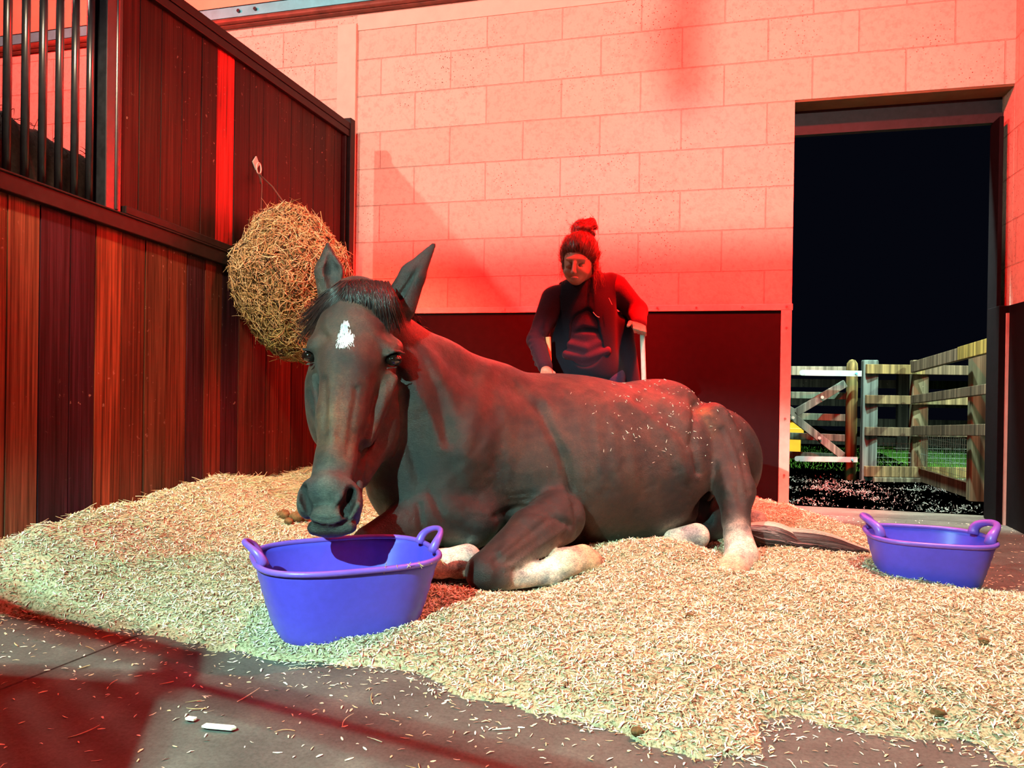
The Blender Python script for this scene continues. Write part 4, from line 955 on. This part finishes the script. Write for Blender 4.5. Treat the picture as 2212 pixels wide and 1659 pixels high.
def arms(F, inf=0, col=SKIN):
    fc(F, (1195, 646, 3.48, 23), (1158, 735, 3.43, 15), .03, col, 1, inf); fc(F, (1158, 735, 3.43, 15), (1178, 792, 3.26, 12), .02, col, 1, inf)
    fc(F, (1330, 625, 3.52, 26), (1374, 672, 3.54, 20), .03, col, 1, inf); fc(F, (1374, 672, 3.54, 20), (1381, 700, 3.39, 12), .02, col, 1, inf)
def legs(F, inf=0, col=SKIN):
    for x in (1232, 1308): fc(F, (x, 820, 3.53, 38), (x + (2 if x > 1270 else -2), 960, 3.50, 24), .03, col, 1, inf); fc(F, (x, 960, 3.50, 24), (x, 1105, 3.55, 17), .02, col, 1, inf)
# body
B_ = PB(.0040)
torso(B_); arms(B_); legs(B_)
for x in (1232, 1308): fc(B_, (x, 1120, 3.54, 17), (x - 2, 1128, 3.42, 15), .02, SKIN)
fc(B_, (1268, 632, 3.50, 25), (1255, 590, 3.46, 24), .03)
fe(B_, (1250, 553, 3.44), (36, 46, 44), .02); fe(B_, (1245, 580, 3.41), (29, 34, 34), .02); fe(B_, (1244, 603, 3.385), (15, 13, 15), .015)
fe(B_, (1243, 560, 3.345), (22, 7, 7), .012); fc(B_, (1241, 568, 3.335, 4), (1239, 588, 3.312, 5.5), .008); fe(B_, (1239, 589, 3.318), (7, 4, 5), .006)
fe(B_, (1228, 573, 3.345), (8, 5, 6), .006, None, -1); fe(B_, (1256, 573, 3.35), (8, 5, 6), .006, None, -1); fe(B_, (1228, 574, 3.354), (7, 4, 6), .004); fe(B_, (1256, 574, 3.358), (7, 4, 6), .004)
fe(B_, (1227, 587, 3.368), (11, 9, 8), .012); fe(B_, (1257, 587, 3.373), (11, 9, 8), .012)
fe(B_, (1241, 600, 3.335), (9, 2.6, 4), .004, (.46, .17, .14)); fe(B_, (1241, 603.5, 3.338), (8, 2.4, 4), .004, (.46, .17, .14)); fc(B_, (1233, 601.8, 3.327, 1.0), (1250, 601.5, 3.329, 1.0), .004, None, -1)
fe(B_, (1288, 572, 3.45), (5, 12, 8), .008)
# near hand resting on the back, far hand closed over the stick
fe(B_, (1180, 800, 3.23), (12, 9, 16), .012, SKIN)
for i in range(4):
    x = 1171 + 6.2 * i; fc(B_, (x, 801, 3.215, 3.4), (x - 1 + i, 808, 3.185, 3.2), .004); fc(B_, (x - 1 + i, 808, 3.185, 3.2), (x + i, 815 - i * .5, 3.18, 2.8), .004)
fc(B_, (1190, 800, 3.235, 3.8), (1197, 806, 3.215, 3.4), .005); fc(B_, (1197, 806, 3.215, 3.4), (1198, 813, 3.20, 3), .004)
fe(B_, (1378, 705, 3.375), (17, 9, 13), .012, SKIN, 1, 0, -.25)
for i in range(4):
    x = 1370 + 7.2 * i; y = 702 + 2.2 * i; fc(B_, (x, y - 2, 3.352, 4.2), (x + 1, y + 8, 3.335, 3.9), .004); fc(B_, (x + 1, y + 8, 3.335, 3.9), (x + 2, y + 15, 3.355, 3.5), .004)
fc(B_, (1370, 700, 3.36, 4.6), (1361, 697, 3.345, 4.3), .006); fc(B_, (1361, 697, 3.345, 4.3), (1357, 704, 3.335, 3.8), .005)
V, Q = B_.mesh(2); C = B_.colors(V, .006)
me = mesh_arrays('body', V, Q); set_col(me, C)
link_mesh('body', me, m_attr('skin', .5, .4, 60, .1, .05, .001), person)
# sweater
MAR = (.06, .009, .018)
S_ = PB(.0052, e=900)
torso(S_, .010, MAR); arms(S_, .0085, MAR)
fc(S_, (1224, 766, 3.425, 10), (1258, 772, 3.425, 10), .02, MAR, 1); fc(S_, (1270, 770, 3.42, 10), (1310, 758, 3.43, 10), .02, MAR); fc(S_, (1232, 744, 3.42, 7), (1262, 752, 3.415, 7), .02, MAR); fc(S_, (1268, 752, 3.415, 7), (1298, 738, 3.425, 7), .02, MAR)      # gathered hem folds
for i in range(7): y = 715 + i * 12; fc(S_, (1146 + abs(i - 2) * 3, y, 3.42 - .018 * i, 4.2), (1174, y + 5, 3.40 - .018 * i, 3.0), .012, MAR)
fc(S_, (1252, 620, 3.47, 28), (1262, 640, 3.49, 30), .02, (.03, .012, .02))
fc(S_, (1228, 720, 3.40, 4), (1262, 712, 3.395, 5), .012, (.01, .004, .008), -1); fc(S_, (1262, 712, 3.395, 5), (1302, 716, 3.405, 4), .012, (.01, .004, .008), -1)  # crease across the sweater, its fold shade put into the colour
S_.ell(P(1268, 860, 3.5), (.5, .14, .5), .004, None, -1)
V, Q = S_.mesh(2); C = S_.colors(V, .006); me = mesh_arrays('sweater', V, Q); set_col(me, C); M_CLOTH = m_attr('knit', .85, .15, 220, .25, .4, .002, sheen=.06)
link_mesh('sweater', me, M_CLOTH, person)
# trousers
T__ = PB(.0056, c=760); NAV = (.055, .03, .075); fe(T__, (1270, 808, 3.53), (72, 40, 50), .05, NAV, 1, .008); legs(T__, .009, NAV); V, Q = T__.mesh(2); me = mesh_arrays('trousers', V, Q); set_col(me, T__.colors(V)); link_mesh('trousers', me, M_CLOTH, person)
for x in (1232, 1308):
    K_ = PB(.006, c=1040); fc(K_, (x, 1060, 3.53, 22), (x, 1118, 3.54, 20), .02, BLK); fc(K_, (x, 1122, 3.54, 20), (x - 3, 1128, 3.40, 18), .02, BLK); V, Q = K_.mesh(2); me = mesh_arrays('boot', V, Q); set_col(me, K_.colors(V)); link_mesh('boot', me, M_CLOTH, person)
# vest, open over the sweater
G_ = PB(.0052, e=900); VB = (.010, .007, .014)
torso(G_, .020, VB); fc(G_, (1250, 624, 3.46, 28), (1275, 612, 3.48, 32), .03, VB); fc(G_, (1345, 700, 3.54, 22), (1360, 830, 3.57, 24), .05, VB); fc(G_, (1214, 700, 3.50, 20), (1208, 820, 3.52, 20), .05, VB)
fe(G_, (1252, 575, 3.42), (33, 34, 40), .008, None, -1)
fc(G_, (1276, 645, 3.365, 2), (1264, 705, 3.37, 34), .006, None, -1); fc(G_, (1264, 705, 3.37, 34), (1266, 752, 3.37, 44), .006, None, -1)
for (a, b, r) in (((1198, 640, 3.48), (1150, 740, 3.44), 30), ((1345, 640, 3.52), (1392, 690, 3.5), 28)): fc(G_, (*a, r), (*b, r), .006, None, -1)
V, Q = G_.mesh(2); me = mesh_arrays('vest', V, Q); set_col(me, G_.colors(V)); vest = link_mesh('vest', me, M_CLOTH, person)
M_LOGO = m_simple('pale_stitching', (.7, .55, .5), .6, 0, .3, 10, .1, 0)
b = MB(); b.tube([P(1281 + 14 * t, 674 + 11 * math.sin(t * 1.7), 3.352) for t in np.linspace(0, 1, 8)], .0018, 6); b.build('crescent_emblem', M_LOGO, vest)
b = MB(); b.tube([P(1315, 644, 3.385), P(1318, 650, 3.385), P(1322, 658, 3.386)], .0016, 6); b.build('zip_pull', M_LOGO, vest)
# hair
HF = PB(.0038, e=640); HR = (.09, .028, .015)
fe(HF, (1252, 548, 3.455), (41, 46, 53), .012, HR); fc(HF, (1220, 545, 3.42, 8), (1217, 575, 3.40, 3), .01, HR); fc(HF, (1286, 548, 3.44, 9), (1284, 582, 3.44, 5), .012, HR)
fe(HF, (1243, 588, 3.35), (28, 40, 60), .006, None, -1); fe(HF, (1252, 612, 3.44), (30, 22, 60), .006, None, -1)
hair_o = None
fe(HF, (1258, 497, 3.47), (24, 16, 28), .015, HR, 1, 0, .2); fc(HF, (1250, 488, 3.46, 12), (1278, 480, 3.46, 9), .012, HR); fc(HF, (1278, 480, 3.46, 9), (1287, 492, 3.46, 5), .01, HR); fc(HF, (1268, 500, 3.48, 10), (1281, 506, 3.48, 6), .01, HR)
V, Q = HF.mesh(1); me = mesh_arrays('hair', V, Q); set_col(me, HF.colors(V)); M_HUM = m_attr('brown_hair', .35, .5, 1.0, .5, .5, .003, (260, 260, 30)); ho = link_mesh('hair', me, M_HUM, person)
Nn = vnormals(V, Q); idx = rng.choice(len(V), 2600); rt = V[idx]; up_ = P(1258, 497, 3.47) - rt; up_ -= Nn[idx] * (up_ * Nn[idx]).sum(1, keepdims=True); up_ /= np.linalg.norm(up_, axis=1, keepdims=True) + 1e-6
hair('loose_hairs', rt + Nn[idx] * .0006, up_ + Nn[idx] * rng.uniform(-.05, .10, (2600, 1)), rng.uniform(.02, .05, 2600), rng.uniform(.0005, .0010, 2600), rng.uniform(.5, 2.2, (2600, 1)) * np.array(HR), 5, .1, .2, parent=ho)
wis = []
for (a, b) in (((1222, 552), (1209, 602)), ((1288, 560), (1286, 628)), ((1290, 566), (1302, 612)), ((1218, 560), (1216, 610))):
    for k in range(14):
        p = P(a[0] + rng.normal(0, 1.5), a[1], 3.40); q = P(b[0] + rng.normal(0, 3), b[1] + rng.normal(0, 5), 3.37); wis.append([p + (q - p) * t + CR * .006 * math.sin(t * 5 + k) for t in np.linspace(0, 1, 7)])
wo = strand_obj('wisps', np.array(wis), np.full(len(wis), .0007), np.full((len(wis), 3), 1.) * np.array(HR) * 2, M_HAIR, ho); wo['kind'] = 'stuff'
# tool handles
def pole(p, q, r, mat, name, label):
    d = (q - p) / (q - p)[2]; e = p + d * (.05 - p[2]); b = MB(); b.tube([p, p * .5 + e * .5, e], r, 14); o = b.build(name, mat, smooth=True); return tag(o, label, 'stick')
pole(P(1387, 703, 3.362), P(1391, 826, 3.372), .0105, m_simple('whitish_stick', (.5, .45, .40), .6, 0, .4, 30, .2, .1), 'walking_stick', 'pale slim stick gripped upright in the person\'s raised hand')
pole(P(1184, 728, 3.40), P(1187, 803, 3.40), .0115, m_simple('wooden_handle', (.72, .42, .2), .5, 0, .4, 30, .2, .1), 'fork_handle', 'wooden tool handle showing between the person\'s arm and vest')

# ================================================================ hay net
hn = empty('hay_net', P(625, 610, 3.5), 'bulging hay net hung by a cord on the plank partition', 'hay net')
l, u = pbox(3.15, 3.95, 470, 790, 430, 800); N_ = Field(l, u, .011)
for c, r in (((626, 582, 3.50), (108, 98, 105)), ((628, 655, 3.50), (92, 88, 95)), ((638, 725, 3.50), (48, 50, 50)), ((624, 492, 3.51), (62, 36, 60)), ((560, 600, 3.5), (44, 60, 60)), ((700, 590, 3.52), (42, 55, 60))): fe(N_, c, r, .08, (.20, .15, .06))
V, Q = N_.mesh(2); V = V + vnormals(V, Q) * (.018 * (vnoise(V[:, 0] + V[:, 1], V[:, 2], 14, 51) + vnoise(V[:, 0] - V[:, 1], V[:, 2], 30, 52)))[:, None]
V[:, 0] = np.maximum(V[:, 0], PX + .012)
me = mesh_arrays('hay', V, Q); set_col(me, np.full((len(V), 3), 1) * np.array((.13, .10, .04))); hay = link_mesh('hay', me, M_HAY, hn)
Nn = vnormals(V, Q); N = 11000; idx = rng.choice(len(V), N); n_ = Nn[idx]; t1 = rng.normal(size=(N, 3)); t1 -= n_ * (t1 * n_).sum(1, keepdims=True) * .85; t1 /= np.linalg.norm(t1, axis=1, keepdims=True); t2x = np.cross(n_, t1)
L = rng.uniform(.02, .065, N) * np.where(rng.random(N) < .10, 2.0, 1); k = 6; t = np.linspace(-.5, .5, k); cu = rng.normal(0, .7, N)
pts = (V[idx] + n_ * rng.uniform(-.006, .020, (N, 1)))[:, None] + L[:, None, None] * (t1[:, None] * t[None, :, None] + t2x[:, None] * (cu[:, None] * (t ** 2)[None])[..., None]) + n_[:, None] * (L[:, None] * .25 * (t[None] + .5) * rng.random((N, 1)))[..., None]
pts[:, :, 0] = np.maximum(pts[:, :, 0], PX + .006)
low_ = np.clip((1.15 - V[idx][:, 2:3]) / .35, 0, 1)
ca = np.array([(.80, .48, .26), (.66, .42, .2), (.88, .66, .42), (.34, .22, .10)])[rng.integers(0, 4, N)]; cb = np.array([(.42, .42, .14), (.5, .46, .2), (.3, .32, .1), (.62, .55, .28)])[rng.integers(0, 4, N)]
C = np.clip((ca * (1 - low_) + cb * low_) * rng.uniform(.6, 1.5, (N, 1)), 0, .95)
tag(strand_obj('hay_stalks', pts, rng.uniform(.0010, .0021, N), C, M_HAY, hay), kind='stuff')
# net cords following the bulge
cx, cy_ = P(628, 600, 3.50)[0], P(628, 600, 3.50)[1]; zmin, zmax = V[:, 2].min(), V[:, 2].max(); ang = np.arctan2(V[:, 1] - cy_, V[:, 0] - cx); rad = np.hypot(V[:, 0] - cx, V[:, 1] - cy_)
nb, nz = 36, 26; tab = np.zeros((nz, nb)); zi = np.clip(((V[:, 2] - zmin) / (zmax - zmin) * nz).astype(int), 0, nz - 1); ai = ((ang + math.pi) / (2 * math.pi) * nb).astype(int) % nb
np.maximum.at(tab, (zi, ai), rad)
def netp(a, u): z = zmin + u * (zmax - zmin); r = tab[min(nz - 1, int(u * nz)), int(((a + math.pi) % (2 * math.pi)) / (2 * math.pi) * nb) % nb] + .006; return np.array([max(cx + r * math.cos(a), PX + .01), cy_ + r * math.sin(a), z])
b = MB()
for s0 in (-1, 1):
    for k in range(13): pts_ = [netp(k * 2 * math.pi / 13 + s0 * u * 2.4, u) for u in np.linspace(.02, .985, 40)]; b.tube(pts_, .0018, 5, (.02, .015, .02), cap=False)
b.build('netting', M_CHIP, hn)
ring = ax(556, 352, 0, PX + .012); top = netp(0, .985); top = np.array([cx - .02, cy_, zmax + .005]); b = MB()
b.tube([ring + np.array([.012, 0, -.055]), (ring + top) / 2 + np.array([.0, .0, -.006]), top], .0035, 8, (.14, .06, .05)); b.tube([ring + np.array([.012, 0, -.055]), ring + np.array([.02, .01, -.10]), ring + np.array([.03, -.01, -.2]), ring + np.array([.04, -.03, -.33])], .0025, 8, (.14, .06, .05)); b.tube([ring + np.array([.013, 0, -.050]), ring + np.array([.016, .008, -.075]), ring + np.array([.013, .014, -.095])], .007, 8, (.14, .06, .05))
b.build('cord', M_CHIP, hn, smooth=True)
tie = empty('tie_ring', ring, 'small metal tie plate with a ring screwed to the upper planks', 'ring'); b = MB(); c = ring + np.array([-.008, 0, 0])
b.add([c + np.array([dx, s_ * .026 * a1, s_ * .032 * a2]) for dx in (-.003, .003) for s_, a1, a2 in ((1, 0, 1), (1, 1, 0), (-1, 0, 1), (-1, 1, 0))], [(3, 2, 1, 0), (4, 5, 6, 7), (0, 1, 5, 4), (1, 2, 6, 5), (2, 3, 7, 6), (3, 0, 4, 7)]); b.build('plate', M_PAINT, tie)
b = MB(); b.tube([ring + np.array([.008, .018 * math.sin(a), -.026 + .026 * math.cos(a)]) for a in np.linspace(0, 2 * math.pi, 25)], .0035, 8, cap=False); b.build('ring', M_PAINT, tie, smooth=True)
